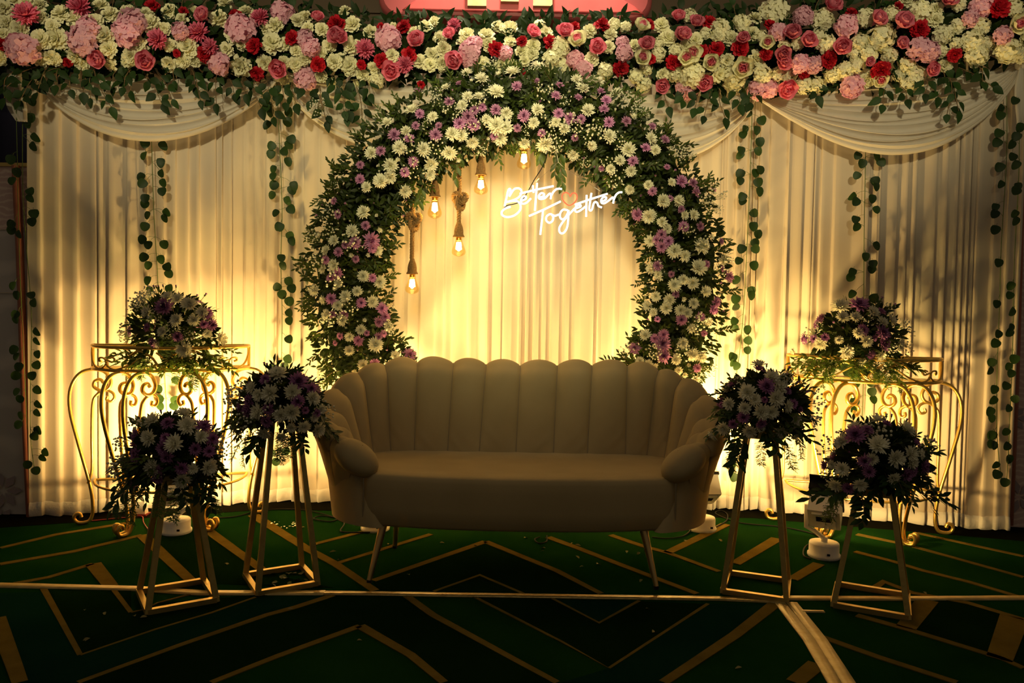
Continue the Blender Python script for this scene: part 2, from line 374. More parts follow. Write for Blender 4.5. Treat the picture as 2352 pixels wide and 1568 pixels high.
mb = MB(); mb.tube([at(x, y, yr - 0.04) for x, y in ((2345, 395), (2340, 600), (2331, 900), (2318, 1205))], 0.021, 8)
build(mb, 'trim_2', M_COPPER, kind='structure')
# cap strips on top of the flanking panels and the dark blue cloth behind the left one
slab('trim_4', xl - 1.4, xl + 0.02, yl - 0.02, zt, zt + 0.02, M_GOLD2, kind='structure')
mb = MB(); rows = []
for j in range(9):
    z = 1.7 + 1.5 * j / 8
    rows.append([Vector((xl - 0.9 + 0.82 * i / 20, 4.60 + 0.02 * sin(i * 1.9), z)) for i in range(21)])
mb.grid(rows); tag(build(mb, 'navy_drape', M_NAVY, loc=(xl - 0.5, 4.6, 1.7)), 'dark navy cloth hanging above the marble panel beside the backdrop', 'drape')

# ------------------------------------------------------------------ pleated curtains
def curtain(X0, X1, z0, z1, label, seed, wmin, wmax):
    rnd = random.Random(seed); L = sqrt((X1 - X0) ** 2 + (ywall(X1) - ywall(X0)) ** 2)
    A = Vector((X0, ywall(X0), 0)); D = (Vector((X1, ywall(X1), 0)) - A) / L; Nn = Vector((D.y, -D.x, 0))
    pr = []; s = 0.0; flip = rnd.random() < .5
    while s < L:
        w = rnd.uniform(wmin, wmax)
        if rnd.random() < 0.18: w *= 0.45
        a = rnd.uniform(0.014, 0.028)
        if rnd.random() < 0.12: flip = not flip
        prof = [(0, 0), (0.05, a * .8), (0.13, a), (0.4, a * .62), (0.75, a * .22), (0.93, a * .02)]
        if flip: prof = [(0, 0)] + [(1 - t, d) for t, d in prof[::-1][:-1]]
        for t, d in prof:
            if s + t * w <= L: pr.append((s + t * w, d, rnd.uniform(-.0025, .0025), rnd.uniform(0, 6)))
        s += w
    pr.append((L, 0, 0, 0)); rows = []; nz = 14
    for k in range(nz + 1):
        v = k / nz; z = z0 + (z1 - z0) * v; am = 0.75 + 0.45 * (1 - v)
        rows.append([A + D * (t + wv * sin(v * 5 + ph)) + Nn * (d * am) + Vector((0, 0, z)) for t, d, wv, ph in pr])
    mid = A + D * (L / 2); mb = MB(); mb.grid(rows)
    t_ = thing('pleated_curtain', (mid.x, mid.y, z0), label, 'curtain', 'pleated backdrop curtains')
    build(mb, 'cloth', M_CURTAIN, t_)
    mb = MB(); rows = []
    for z, off in ((z0 - 0.03, 0.004), (z0 - 0.012, 0.012), (z0 + 0.02, 0.012), (z0 + 0.045, 0.007), (z0 + 0.05, 0.001)):
        rows.append([A + D * t + Nn * (d * 1.2 + off + 0.005 * sin(t * 61 + z * 40)) + Vector((0, 0, z + 0.006 * sin(t * 23))) for t, d, wv, ph in pr])
    mb.grid(rows); build(mb, 'hem', M_HEM, t_)
curtain(-2.72, -1.45, 0.035, 2.84, 'pleated ivory curtain panel behind the left gold scroll table', 3, 0.045, 0.10)
curtain(-1.45, 1.47, 0.035, 2.80, 'wide pleated ivory curtain panel behind the flower arch and neon sign', 5, 0.045, 0.105)
curtain(1.47, 2.88, 0.035, 2.84, 'pleated ivory curtain panel behind the right gold scroll table', 9, 0.05, 0.11)

# ------------------------------------------------------------------ swags
def swag(pa, pb, bot, label, folds, seed, fy=0.0, top=None):
    """pa, pb: pixel corners; bot: lowest pixel of the loop"""
    rnd = random.Random(seed); A = wl(*pa, 0.075); B = wl(*pb, 0.075); Cb = wl(*bot, 0.075)
    sag = (A.z + B.z) / 2 - Cb.z; off0 = (top if top is not None else 0.02)
    nv, nu = folds * 8, 36; rows = []
    ph = [rnd.uniform(0.7, 1.2) for _ in range(folds + 1)]
    skew = (bot[0] - pa[0]) / (pb[0] - pa[0])
    for j in range(nv + 1):
        v = j / nv; fo = v * folds; fr = fo - int(fo); k = min(int(fo), folds)
        s_ = off0 + (sag - off0) * (v ** 0.85); row = []
        for i in range(nu + 1):
            u = i / nu; e = 4 * u * (1 - u)
            us = u ** (math.log(0.5) / math.log(skew)) if 0.2 < skew < 0.8 else u
            e = 4 * us * (1 - us); e2 = e ** 0.8
            p = A.lerp(B, u); spread = min(1, 6 * u, 6 * (1 - u))
            p = p + Vector((0, 0, -s_ * e2 + 0.035 * (0.5 - v) * (1 - spread)))
            rip = (abs(sin(pi * fr)) ** 0.7) * ph[k] * (0.010 + 0.024 * e)
            p.y -= rip + 0.045 * e + 0.03 * v
            p.z -= 0.010 * sin(2 * pi * fr) * e
            p.z += 0.012 * sin(u * 7 + k * 2.1) * e * (1 - abs(2 * fr - 1))
            row.append(p)
        rows.append(row)
    mb = MB(); mb.grid(rows)
    # rolled lower edge
    t_ = thing('drape_swag', ((A.x + B.x) / 2, A.y, A.z), label, 'swag', 'sheer swags along the top of the backdrop')
    build(mb, 'cloth', M_SWAG, t_)
    mb = MB(); mb.tube(rows[-1], [0.006 + 0.012 * min(1, 4 * i / nu * (1 - i / nu)) for i in range(nu + 1)], 8)
    build(mb, 'rolled_edge', M_SWAG, t_)
    for P in (A, B):
        mb = MB(); mb.ball(P + Vector((0, -0.03, 0.0)), 0.035, 10, 6); build(mb, 'gather', M_SWAG, t_, loc=P)
swag((95, 178), (640, 178), (355, 322), 'sheer ivory swag looped at the far left, above the left gold table', 7, 1)
swag((655, 180), (1185, 205), (905, 345), 'sheer ivory swag running behind the upper left of the flower arch', 6, 2)
swag((1190, 205), (1732, 222), (1500, 372), 'sheer ivory swag running behind the upper right of the flower arch', 6, 3)
swag((1738, 222), (2338, 152), (2085, 356), 'deeply folded sheer ivory swag at the right, above the right gold table', 9, 4)
def tail(pts, label, w):
    P = smoothpts([wl(x, y, 0.10) for x, y in pts], 5); mb = MB(); n = len(P); rows = []
    for i, p in enumerate(P):
        f = i / (n - 1); q = w * (0.35 + 0.65 * sin(min(1, f * 1.6) * pi / 2)) * (1 - 0.5 * max(0, f - .7) / .3)
        rows.append([p + Vector((q * (k / 12 - .5), -0.018 * sin(k * 1.9) - 0.01, 0)) for k in range(13)])
    mb.grid(rows); tag(build(mb, 'drape_tail', M_SWAG, loc=P[0]), label, 'drape', 'gathered drape ends at the outer edges')
tail([(38, 130), (34, 190), (40, 245), (52, 280)], 'narrow gathered ivory drape end at the left edge of the backdrop', 0.10)
tail([(2345, 150), (2340, 200), (2344, 250), (2340, 285)], 'narrow gathered ivory drape end at the right edge of the backdrop', 0.07)

# ------------------------------------------------------------------ flower, leaf and sprig meshes (shared data)
def petal(mb, L, W, az, el, r0=0.05, z0=0.0, curl=0.0, nu=3, cup=0.0, tip=0.2, mi=0, ruff=0.0, cols=1):
    d = Vector((cos(az), sin(az), 0)); sd = Vector((-sin(az), cos(az), 0)); rows = []
    p = d * r0 + Vector((0, 0, z0)); e = el
    for i in range(nu + 1):
        s_ = i / nu
        w = W * (sin(pi * (0.12 + 0.80 * s_)) ** 0.7 if tip < 0.5 else (0.35 + 0.65 * sin(pi * 0.62 * s_ + 0.05)))
        if i == nu: w = W * (0.30 if tip < 0.5 else 0.62)
        nrm = d * -sin(e) + Vector((0, 0, cos(e)))
        row = []
        for c in range(-cols, cols + 1):
            q = c / cols
            row.append(p + sd * (w * .5 * q) + nrm * (cup * W * q * q + (ruff * R(-1, 1) if i >= nu - 1 else 0)) + d * (ruff * R(-1, .6) if i == nu else 0))
        rows.append(row)
        e += curl / nu; p = p + (d * cos(e) + Vector((0, 0, sin(e)))) * (L / nu)
    mb.grid(rows, mi)
def mum(layers, mats, eye=True, seed=0, name='chrysanthemum'):
    random.seed(seed); mb = MB()
    for li, (n, L, el, mi) in enumerate(layers):
        for k in range(n):
            a = 2 * pi * (k + .5 * (li % 2)) / n + R(-.1, .1)
            petal(mb, L * R(.88, 1.08), 0.25 * (0.7 + .3 * L), a, radians(el + R(-9, 9)), 0.06, 0.02 * li, radians(R(-5, 35)), 3, 0.25, 0.2, mi)
    if eye: mb.lathe([(0.13, 0.02), (0.15, 0.10), (0.09, 0.16), (0.02, 0.17)], 8, mi=len(mats) - 1)
    mb.lathe([(0.03, -.25), (0.10, -.06), (0.16, 0.0), (0.05, .04)], 6, mi=len(mats) - 1 if eye else 0)
    return mb.mesh(name, mats)
WH = [mum([(19, 1.0, 4, 0), (18, .93, 20, 0), (15, .78, 38, 0), (12, .56, 54, 0), (8, .36, 66, 0)], [M_WHITE, M_EYE], True, 20 + i, 'chrysanthemum') for i in range(3)]
WS = [mum([(13, 1.0, 30, 0), (10, .75, 52, 0), (8, .5, 68, 0)], [M_WHITE, M_EYE], True, 30 + i, 'chrysanthemum') for i in range(2)]
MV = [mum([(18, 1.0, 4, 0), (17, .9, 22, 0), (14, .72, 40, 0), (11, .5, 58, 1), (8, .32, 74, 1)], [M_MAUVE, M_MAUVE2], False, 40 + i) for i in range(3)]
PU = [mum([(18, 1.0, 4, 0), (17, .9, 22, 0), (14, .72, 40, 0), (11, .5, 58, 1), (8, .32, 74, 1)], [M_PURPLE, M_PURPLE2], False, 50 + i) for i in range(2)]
DP = [mum([(18, .85, -20, 0), (22, 1.0, 2, 0), (22, 1.0, 18, 0), (20, .96, 36, 0), (16, .9, 54, 0), (12, .84, 70, 0), (6, .78, 84, 0)], [M_DEEP], False, 60 + i, 'dahlia') for i in range(2)]
def carnation(m_, seed):
    random.seed(seed); mb = MB()
    for n, L, el, z in ((10, 1.0, 12, 0), (10, .97, 30, .02), (9, .90, 47, .04), (8, .82, 62, .06), (6, .74, 75, .08), (4, .66, 86, .1)):
        for k in range(n):
            petal(mb, L * R(.85, 1.05), 0.60 * L, 2 * pi * k / n + R(-.25, .25), radians(el + R(-8, 8)), 0.04, z, radians(R(-45, 5)), 4, R(-.15, .25), 0.8, 0, 0.065, 2)
    mb.lathe([(0.03, -.4), (0.16, -.12), (0.2, 0.0), (0.05, .04)], 6)
    return mb.mesh('carnation', [m_])
CW = [carnation(M_CREAM, 70 + i) for i in range(4)]; CR = [carnation(M_REDP, 80 + i) for i in range(2)]
def rose(m_, seed, inner=None):
    random.seed(seed); mb = MB()
    for n, L, el, cl, W, mi in ((5, .95, 12, 42, .95, 0), (5, .92, 38, 40, .85, 0), (4, .86, 58, 34, .75, 1), (4, .74, 74, 30, .55, 1), (3, .66, 86, 24, .4, 1)):
        a0 = R(0, 6)
        for k in range(n):
            petal(mb, L * R(.92, 1.05), W, a0 + 2 * pi * k / n + R(-.1, .1), radians(el), 0.05, 0, radians(cl), 4, 0.22, 0.8, mi, 0.02, 2)
    mb.lathe([(0.03, -.4), (0.16, -.1), (0.22, 0.0), (0.05, .04)], 6)
    return mb.mesh('rose', [m_, inner or m_])
RP = [rose(M_PINK, 90 + i) for i in range(3)]; RW = [rose(M_CREAM, 95 + i, M_PINK) for i in range(2)]
def hydrangea(m_, seed, n=26):
    random.seed(seed); mb = MB()
    for i in range(n):
        z = 1 - 1.15 * (i + .5) / n; a = i * 2.39996 + R(-.2, .2); r = sqrt(max(0, 1 - z * z)); c = Vector((r * cos(a), r * sin(a), z)) * R(.72, .86)
        q = facing(jit(c, .25)); tmp = MB()
        for k in range(4):
            petal(tmp, .37, .38, k * pi / 2, radians(R(-5, 35)), .02, 0, radians(-20), 2, .12, .8, 0, 0.03)
        mb.add([c + q @ Vector(v) for v in tmp.v], tmp.f)
    mb.ball((0, 0, 0), .62, 10, 6)
    return mb.mesh('hydrangea', [m_])
HP = [hydrangea(M_PALE, 100 + i) for i in range(3)]; HC = [hydrangea(M_CREAM, 110 + i) for i in range(3)]
def budmesh(m_, seed):
    random.seed(seed); mb = MB()
    for n, L, el in ((8, .9, 55), (6, .8, 75)):
        for k in range(n): petal(mb, L, .42, 2 * pi * k / n, radians(el), .08, 0, radians(25), 3, .3, .2)
    mb.lathe([(.05, -.5), (.3, -.1), (.32, .2), (.1, .35)], 6, mi=1)
    return mb.mesh('flower_bud', [m_, M_STEM])
BW = budmesh(M_WHITE, 1); BM = budmesh(M_MAUVE, 2); BP = budmesh(M_PURPLE, 3)
def leafverts(L, W, kind='ovate', bend=0.15, fold=0.12):
    rows = []
    if kind == 'round': prof = [(0, .25), (.10, .80), (.3, 1.0), (.55, 1.0), (.8, .75), (.95, .4), (1.0, .08)]
    elif kind == 'ovate': prof = [(0, .06), (.15, .7), (.35, 1.0), (.6, .85), (.82, .45), (1.0, .03)]
    else: prof = [(0, .05), (.25, .7), (.5, 1.0), (.78, .62), (1.0, .03)]
    for t, w in prof:
        z = -bend * L * t * t; rows.append([Vector((-w * W / 2, t * L, z + fold * W * w)), Vector((0, t * L, z)), Vector((w * W / 2, t * L, z + fold * W * w))])
    return rows
def leafmesh(name, m_, kind, W, bend=.15):
    mb = MB(); mb.grid(leafverts(1, W, kind, bend)); mb.tube([(0, -.22, .02), (0, 0, 0), (0, .5, -.02 - .03)], [.018, .015, .006], 3)
    return mb.mesh(name, [m_])
LG = [leafmesh('leaf', M_LEAF_G, 'ovate', .70, .1), leafmesh('leaf', M_LEAF_G, 'ovate', .62, .3)]
LV = [leafmesh('leaf', M_LEAF_V, 'round', .98, .12), leafmesh('leaf', M_LEAF_V, 'round', .85, .3)]
def addleaf(mb, p, d, n, L, W, kind='lance', mi=0, bend=.15):
    q = leafrot(d, n); mb.grid([[Vector(p) + q @ v for v in r] for r in leafverts(L, W, kind, bend)], mi)
def sprigmesh(seed, n=9, L=1.0, leaf=.34, m_=M_LEAF_A, name='leaf_sprig', wide=.36, droop=-.15):
    random.seed(seed); mb = MB(); P = smoothpts([(0, 0, 0), (R(-.06, .06), .35, R(0, .08)), (R(-.1, .1), .7, .05), (R(-.15, .15), L, droop)], 4)
    mb.tube(P, [.018 - .012 * i / len(P) for i in range(len(P))], 4, 1)
    for k in range(n):
        f = .18 + .82 * k / (n - 1); p = P[min(int(f * (len(P) - 1)), len(P) - 1)]; sgn = 1 if k % 2 else -1
        d = Vector((sgn * R(.5, 1.0), R(.5, 1.0), R(-.3, .4))) if k < n - 1 else Vector((0, 1, -.1))
        addleaf(mb, p, d, Vector((R(-.4, .4), R(-.2, .3), 1)), leaf * R(.75, 1.15), leaf * wide, 'lance', 0, R(0, .3))
    return mb.mesh(name, [m_, M_TWIG])
SA = [sprigmesh(200 + i, 10 + i % 3, 1.0, .36) for i in range(5)]
SB = [sprigmesh(220 + i, 11, 1.0, .42, M_LEAF_G, wide=.42) for i in range(3)]
def fernmesh(seed):
    random.seed(seed); mb = MB(); P = smoothpts([(0, 0, 0), (R(-.05, .05), .4, .04), (R(-.1, .1), .75, -.05), (0, 1, -.2)], 5); mb.tube(P, .010, 3, 0)
    for k in range(46):
        f = .08 + .92 * k / 45; p = P[int(f * (len(P) - 1))]; sgn = 1 if k % 2 else -1; l = .22 * (1 - .6 * f) + .05
        d = Vector((sgn * R(.6, 1), R(.2, .8), R(-.5, .5))).normalized(); tip = p + d * l
        mb.tube([p, tip], [.008, .005], 3, 0, cap=False)
        for h in range(8):
            q = p.lerp(tip, .2 + .11 * h); dd = (d + Vector((R(-1, 1), R(-1, 1), R(-1, 1)))).normalized() * .075; sd = dd.cross(Vector((0, 0, 1))) * .16
            mb.add([q - sd, q + sd, q + dd], [(0, 1, 2)])
    return mb.mesh('fern_frond', [M_FERN])
FE = [fernmesh(300 + i) for i in range(2)]
def breathmesh(seed):
    random.seed(seed); mb = MB()
    for k in range(26):
        t = Vector((R(-.5, .5), R(-.5, .5), R(.5, 1.0))); mid = t * .5 + Vector((R(-.08, .08), R(-.08, .08), 0))
        mb.tube([(0, 0, 0), mid, t], .006, 3, 1, cap=False); mb.ball(t, R(.045, .075), 5, 3, 0)
    return mb.mesh('gypsophila_spray', [M_WHITE, M_STEM])
GY = [breathmesh(400 + i) for i in range(3)]
random.seed(5)

# ------------------------------------------------------------------ flower garland along the top
Z1 = lambda L: [(x / 2.94, y / 2.94, d / 2.94) for x, y, d in L]
Z2 = lambda L: [(780 + x / 2.94, y / 2.94, d / 2.94) for x, y, d in L]
Z3 = lambda L: [(1552 + x / 2.94, y / 2.94, d / 2.94) for x, y, d in L]
G = {
'dahlia': Z1([(180,110,160),(545,55,150),(1070,270,130),(1345,225,140),(1760,125,115),(1425,320,110)]) + Z2([(170,335,125),(445,440,110),(775,175,90)]),
'hyd': Z1([(155,335,210),(595,190,150),(560,275,190),(900,165,190),(860,225,190),(1220,215,120),(1630,200,200),(1910,95,160),(2060,260,120),(2100,320,130),(1480,430,150),(2070,530,160)])
  + Z2([(330,265,175),(880,350,150),(915,300,110),(880,410,110),(1590,400,120),(1640,470,130),(1910,290,90),(1920,360,120),(1120,360,100),(2320,585,110)])
  + Z3([(80,600,150),(550,600,140),(630,595,130),(1190,580,160),(840,430,130),(930,440,120),(1640,330,150),(1710,350,140),(1150,185,160),(690,220,120),(860,120,140),(1985,130,110),(2210,240,120),(2060,50,150)]),
'rose': Z1([(1385,120,105),(675,390,110),(1000,415,125),(1885,455,115),(2285,260,115)]) + Z2([(530,288,115),(785,405,115),(350,475,115),(1520,230,105),(1730,328,105),(1300,235,90),(2075,315,100),(2300,250,90),(2285,130,90),(10,265,80),(2180,570,90)])
  + Z3([(45,250,95),(135,165,90),(780,240,110),(885,290,105),(1125,330,110),(1350,150,110),(1515,170,125),(710,425,100),(715,370,100),(745,585,120),(200,555,100),(1045,55,120),(1830,20,110),(1720,465,90),(1300,415,60),(455,270,80)]),
'red': Z1([(1030,45,90),(1720,310,100),(1975,258,95),(2270,165,110),(1385,365,100),(2150,435,95),(1735,495,90),(455,422,60),(15,300,70),(1195,360,50),(1590,105,80),(1240,80,60)])
  + Z2([(435,185,95),(470,370,95),(283,412,95),(150,437,65),(1055,335,100),(1420,290,90),(1230,280,70),(1895,460,100),(2085,170,80),(2245,420,95),(2100,400,70),(550,570,50),(280,180,50),(1590,180,60),(1240,485,40)])
  + Z3([(275,335,95),(435,330,110),(635,175,80),(225,155,90),(180,345,80),(610,370,80),(1030,405,110),(870,490,80),(1385,475,115),(2180,60,140),(1185,95,80),(1640,200,120),(1880,370,90),(10,420,60),(1500,45,60)]),
'roseW': Z2([(1615,290,115),(2030,195,100),(2030,395,105),(2340,400,100)]) + Z3([(110,360,115),(245,430,105),(455,455,125),(615,300,90),(1380,535,90),(2290,165,120)]),
'carn': Z1([(30,60,110),(140,205,130),(20,235,80),(185,25,110),(420,100,120),(500,130,110),(680,45,100),(750,110,120),(870,90,110),(990,95,90),(645,150,100),(280,270,120),(390,260,140),(710,245,120),(740,330,110),(515,380,120),(1015,165,120),(930,310,120),(890,380,110),(1150,85,110),(1300,85,90),(1230,130,80),(1480,140,130),(1150,310,90),(1270,320,130),(1530,335,90),(1580,240,110),(1640,295,90),(1660,90,100),(1800,195,90),(1860,180,110),(1840,295,130),(1940,300,90),(2055,125,100),(2010,145,90),(2080,195,80),(2175,200,90),(2330,80,80),(2225,310,90),(1790,425,100),(1920,420,80),(2000,435,90),(2060,400,80),(2260,420,100),(1320,405,90),(1150,430,100),(1625,445,130),(355,390,100),(750,435,80),(2170,515,80),(2235,550,70),(2000,340,80),(1520,25,90),(1925,525,90),(860,415,80),(560,440,80),(2170,360,80)])
  + Z2([(85,170,110),(210,220,90),(80,310,110),(70,445,120),(10,400,80),(580,185,90),(645,155,85),(680,260,90),(700,335,100),(620,365,80),(545,415,90),(610,440,90),(860,240,100),(990,250,110),(1070,190,90),(1145,205,120),(1000,300,90),(840,290,90),(230,460,80),(380,580,90),(1305,310,90),(1390,230,90),(1300,365,80),(1690,210,90),(1830,235,80),(1815,320,80),(2170,175,100),(2215,260,110),(1990,310,80),(1440,470,80),(1250,415,70),(2180,500,80),(2330,310,70),(500,215,70),(365,185,60),(130,560,70),(1090,440,90),(1160,445,80),(2290,430,80)])
  + Z3([(540,395,100),(370,265,100),(345,410,90),(130,270,90),(515,230,90)]),
'hydW': Z2([(250,540,110),(1480,330,150),(1350,180,90),(1850,170,90),(1930,185,80),(2150,300,90),(2150,370,100),(1430,400,120),(1510,450,100),(1790,480,110),(2000,510,100),(2070,465,90),(2050,570,110),(2270,500,110)])
  + Z3([(110,500,180),(390,520,160),(390,570,110),(300,200,140),(290,240,100),(660,100,200),(985,140,150),(960,250,100),(1010,300,130),(1280,130,130),(1240,290,120),(1380,260,190),(1400,210,120),(1440,380,110),(1300,370,110),(580,500,130),(690,500,100),(760,510,90),(1060,500,110),(1140,470,110),(1220,450,110),(1600,520,170),(1560,440,110),(1650,90,160),(1800,240,130),(1900,180,110),(2050,180,130),(2000,290,150),(2030,380,150),(2240,340,170),(2320,370,110),(870,570,120),(950,570,110),(1910,30,100),(1450,95,110),(730,320,90),(820,300,90),(440,160,120),(1790,350,90),(2280,60,120),(1510,500,90),(90,110,100),(580,250,90)])}
def gband(x):   # top and bottom pixel of the garland
    import bisect
    T = [(-120, -70, 150), (0, -20, 160), (250, 8, 165), (600, 20, 180), (870, 45, 195), (1180, 55, 200), (1500, 40, 205), (1740, 25, 212), (2000, 5, 205), (2200, -40, 165), (2352, -60, 145), (2480, -90, 130)]
    for (a, b, c), (d, e, g) in zip(T, T[1:]):
        if a <= x <= d: f = (x - a) / (d - a); return b + (e - b) * f, c + (g - c) * f
    return T[-1][1:]
def gpoint(px, py, extra=0.0):
    t, b = gband(px); v = max(-1, min(1, (py - (t + b) / 2) / ((b - t) / 2)))
    off = 0.10 + 0.16 * sqrt(max(0, 1 - v * v)) + extra
    return wl(px, py, off), v
p0 = wl(1180, 130, 0.1)
gar = thing('floral_garland', p0, 'long thick garland of roses, carnations and hydrangeas along the backdrop top', 'garland')
KM = {'dahlia': ('dahlia', DP, 'deep pink spiky dahlia'), 'hyd': ('hydrangea', HP, 'pale pink hydrangea head'), 'rose': ('rose', RP, 'pink rose'), 'red': ('carnation', CR, 'red carnation'),
      'roseW': ('rose', RW, 'cream rose with pink heart'), 'carn': ('carnation', CW, 'cream carnation'), 'hydW': ('hydrangea', HC, 'cream hydrangea head')}
DEPTH = {'dahlia': .03, 'hyd': .03, 'rose': .05, 'red': .03, 'roseW': .05, 'carn': .0, 'hydW': .0}
placed = []
def garland_flower(kind, x, y, d):
    p, v = gpoint(x, y, DEPTH[kind] + R(-.01, .02)); name, ms, lab = KM[kind]
    s_ = d * p.y / F_PX * .54
    n = Vector((R(-.35, .35), -1, -v * .7 + R(-.25, .25)))
    if kind in ('red', 'carn'): s_ *= 1.06
    if kind in ('rose', 'roseW'): s_ *= 1.42
    link(name, random.choice(ms), gar, p, facing(n), s_, lab); placed.append((x, y, d))
for kind, L in G.items():
    for x, y, d in L: garland_flower(kind, x, y, d)
tries = 0; extra = 0
while tries < 4000 and extra < 95:
    tries += 1; x = R(-110, 2460); t, b_ = gband(x); y = R(t + 12, b_ - 22); d = R(28, 38)
    if all((x - a) ** 2 + (y - c) ** 2 > (0.40 * (d + e)) ** 2 for a, c, e in placed):
        if 930 < x < 1420 and y > 150: continue
        k = random.choices(['carn', 'red', 'rose', 'hydW'], [8, 1.6, 1, 3 if x > 1150 else 0])[0]
        garland_flower(k, x, y, d); extra += 1
# dark leaves packed behind the flowers, and a core
mb = MB()
for i in range(3200):
    x = R(-120, 2470); t, b_ = gband(x); y = R(t - 12, b_ + 4); p, v = gpoint(x, y, R(-.07, -.015))
    addleaf(mb, p, (R(-1, 1), R(-.9, .1), R(-.8, .5) + v * -.6), (R(-.5, .5), -1, R(-.2, .8)), R(.05, .085), R(.025, .04), 'ovate', 0, .2)
build(mb, 'foliage', M_LEAF_G, gar, kind='stuff')
mb = MB(); P = []
for x in range(-120, 2480, 60):
    t, b_ = gband(x); P.append(wl(x, (t + b_) / 2, 0.15))
mb.tube(P, 0.09, 10, flat=1.3); build(mb, 'foam_core', M_MOSS, gar)
def gsprig(a, c, parent=gar, off=.20, n=None, Ll=(22, 30)):
    A = wl(a[0], a[1], off); B = wl(c[0], c[1], off + R(.0, .06)); dist = math.hypot(c[0] - a[0], c[1] - a[1])
    P = smoothpts([A, A.lerp(B, .5) + Vector((R(-.02, .02), -.02, R(0, .02))), B], 4)
    mb = MB(); mb.tube(P, .0022, 4); sp = build(mb, 'leaf_sprig', M_TWIG, parent, loc=A)
    n = n or max(4, int(dist / 12)); side = 1
    for k in range(n):
        f = .12 + .88 * k / (n - 1); p = P[int(round(f * (len(P) - 1)))]; side = -side; dn = (B - A).normalized()
        d = dn * R(.3, .9) + Vector((side * R(.4, 1.1), R(-.4, .2), R(-.5, .15))); l = R(*Ll) * p.y / F_PX
        if k == n - 1: d = dn
        q = p + Vector((side * .012, 0, 0)) if k < n - 1 else p
        link('leaf', random.choice(LG), sp, q, leafrot(d, (R(-.5, .5), -1, R(-.2, .5))), l)
SPR = [((95,150),(15,200)),((95,155),(45,232)),((110,150),(85,212)),((150,150),(72,205)),((135,155),(128,195)),((152,175),(162,205)),((190,150),(192,212)),((215,150),(255,245)),((215,160),(208,225)),
 ((290,150),(300,208)),((330,165),(372,238)),((352,165),(395,228)),((300,160),(285,200)),((450,170),(460,230)),((500,160),(497,238)),((520,175),(538,215)),((440,160),(448,200)),((585,180),(600,248)),((612,185),(628,268)),
 ((670,190),(680,238)),((700,200),(725,250)),((735,195),(750,278)),((770,190),(790,255)),((790,175),(797,268)),((812,180),(832,280)),((842,185),(850,215)),((1525,205),(1535,245)),((1612,200),(1597,248)),((1632,210),(1618,266)),
 ((1652,205),(1665,270)),((1690,205),(1700,240)),((1865,195),(1877,220)),((2035,200),(2028,240)),((2072,200),(2083,228)),((2160,150),(2155,222)),((2180,170),(2175,262)),((2192,190),(2202,255)),((2202,155),(2280,200)),((2240,150),(2257,188)),
 ((395,150),(400,185)),((270,160),(262,200)),((560,175),(565,215)),((650,195),(655,235)),((1575,205),(1570,230)),((1740,205),(1725,235)),((2120,180),(2125,215)),((30,165),(10,225))]
for a, c in SPR: gsprig(a, c)
for x in (20, 130, 255, 300, 420, 480, 560, 690, 1110, 1555, 1700, 1870, 2010, 2090):
    t, b_ = gband(x); gsprig((x, t + 28), (x + R(-25, 25), t - R(6, 26)), off=.14, n=4)

# ------------------------------------------------------------------ flower arch
AC = at(1185, 650, 4.45); ARX, ARZ = 385 * 4.45 / F_PX, 390 * 4.45 / F_PX; AHW = 96 * 4.45 / F_PX
arch = thing('floral_arch', (AC.x, 4.45, 0), 'round moon arch covered in white and mauve chrysanthemums behind the sofa', 'flower arch')
mb = MB(); mb.tube([Vector((AC.x + ARX * cos(a), 4.47, AC.z + ARZ * sin(a))) for a in [2 * pi * i / 64 for i in range(64)]], 0.012, 8, closed=True)
build(mb, 'frame', M_GOLD, arch)
mb = MB()
mb.box((AC.x, 4.47, 0.012), (1.1, 0.34, 0.024))
for sx in (-.28, .28): mb.tube([(AC.x + sx, 4.47, 0.02), (AC.x + sx, 4.47, AC.z - ARZ * .96 + .02)], 0.014, 8)
build(mb, 'foot', M_GOLD, arch)
mb = MB(); mb.tube([Vector((AC.x + ARX * cos(a), 4.425, AC.z + ARZ * sin(a))) for a in [radians(-44 + 268 * i / 60) for i in range(61)]], [AHW * (.70 + .06 * sin(i * 1.7)) for i in range(61)], 12, fn=(0, 1, 0), flat=.36)
build(mb, 'moss_core', M_MOSS, arch)
def apoint(px, py, extra=0):
    p = at(px, py, 4.40); dx, dz = p.x - AC.x, p.z - AC.z; r = sqrt(dx * dx + dz * dz); t = max(-1, min(1, (r - (ARX + ARZ) / 2) / AHW))
    p = at(px, py, 4.44 - .17 * sqrt(max(0, 1 - t * t)) - extra); rad = Vector((dx, 0, dz)).normalized()
    return p, t, rad
def apolar(a, t, extra=0):
    rr = 1 + t * AHW / ARX
    return Vector((AC.x + ARX * rr * cos(a), 4.44 - .17 * sqrt(max(0, 1 - min(1, t * t))) - extra, AC.z + ARZ * rr * sin(a))), Vector((cos(a), 0, sin(a)))
Z5 = lambda L: [(650 + x / 3.137, 400 + y / 3.137, d / 3.137) for x, y, d in L]
Z6 = lambda L: [(1250 + x / 3.137, 400 + y / 3.137, d / 3.137) for x, y, d in L]
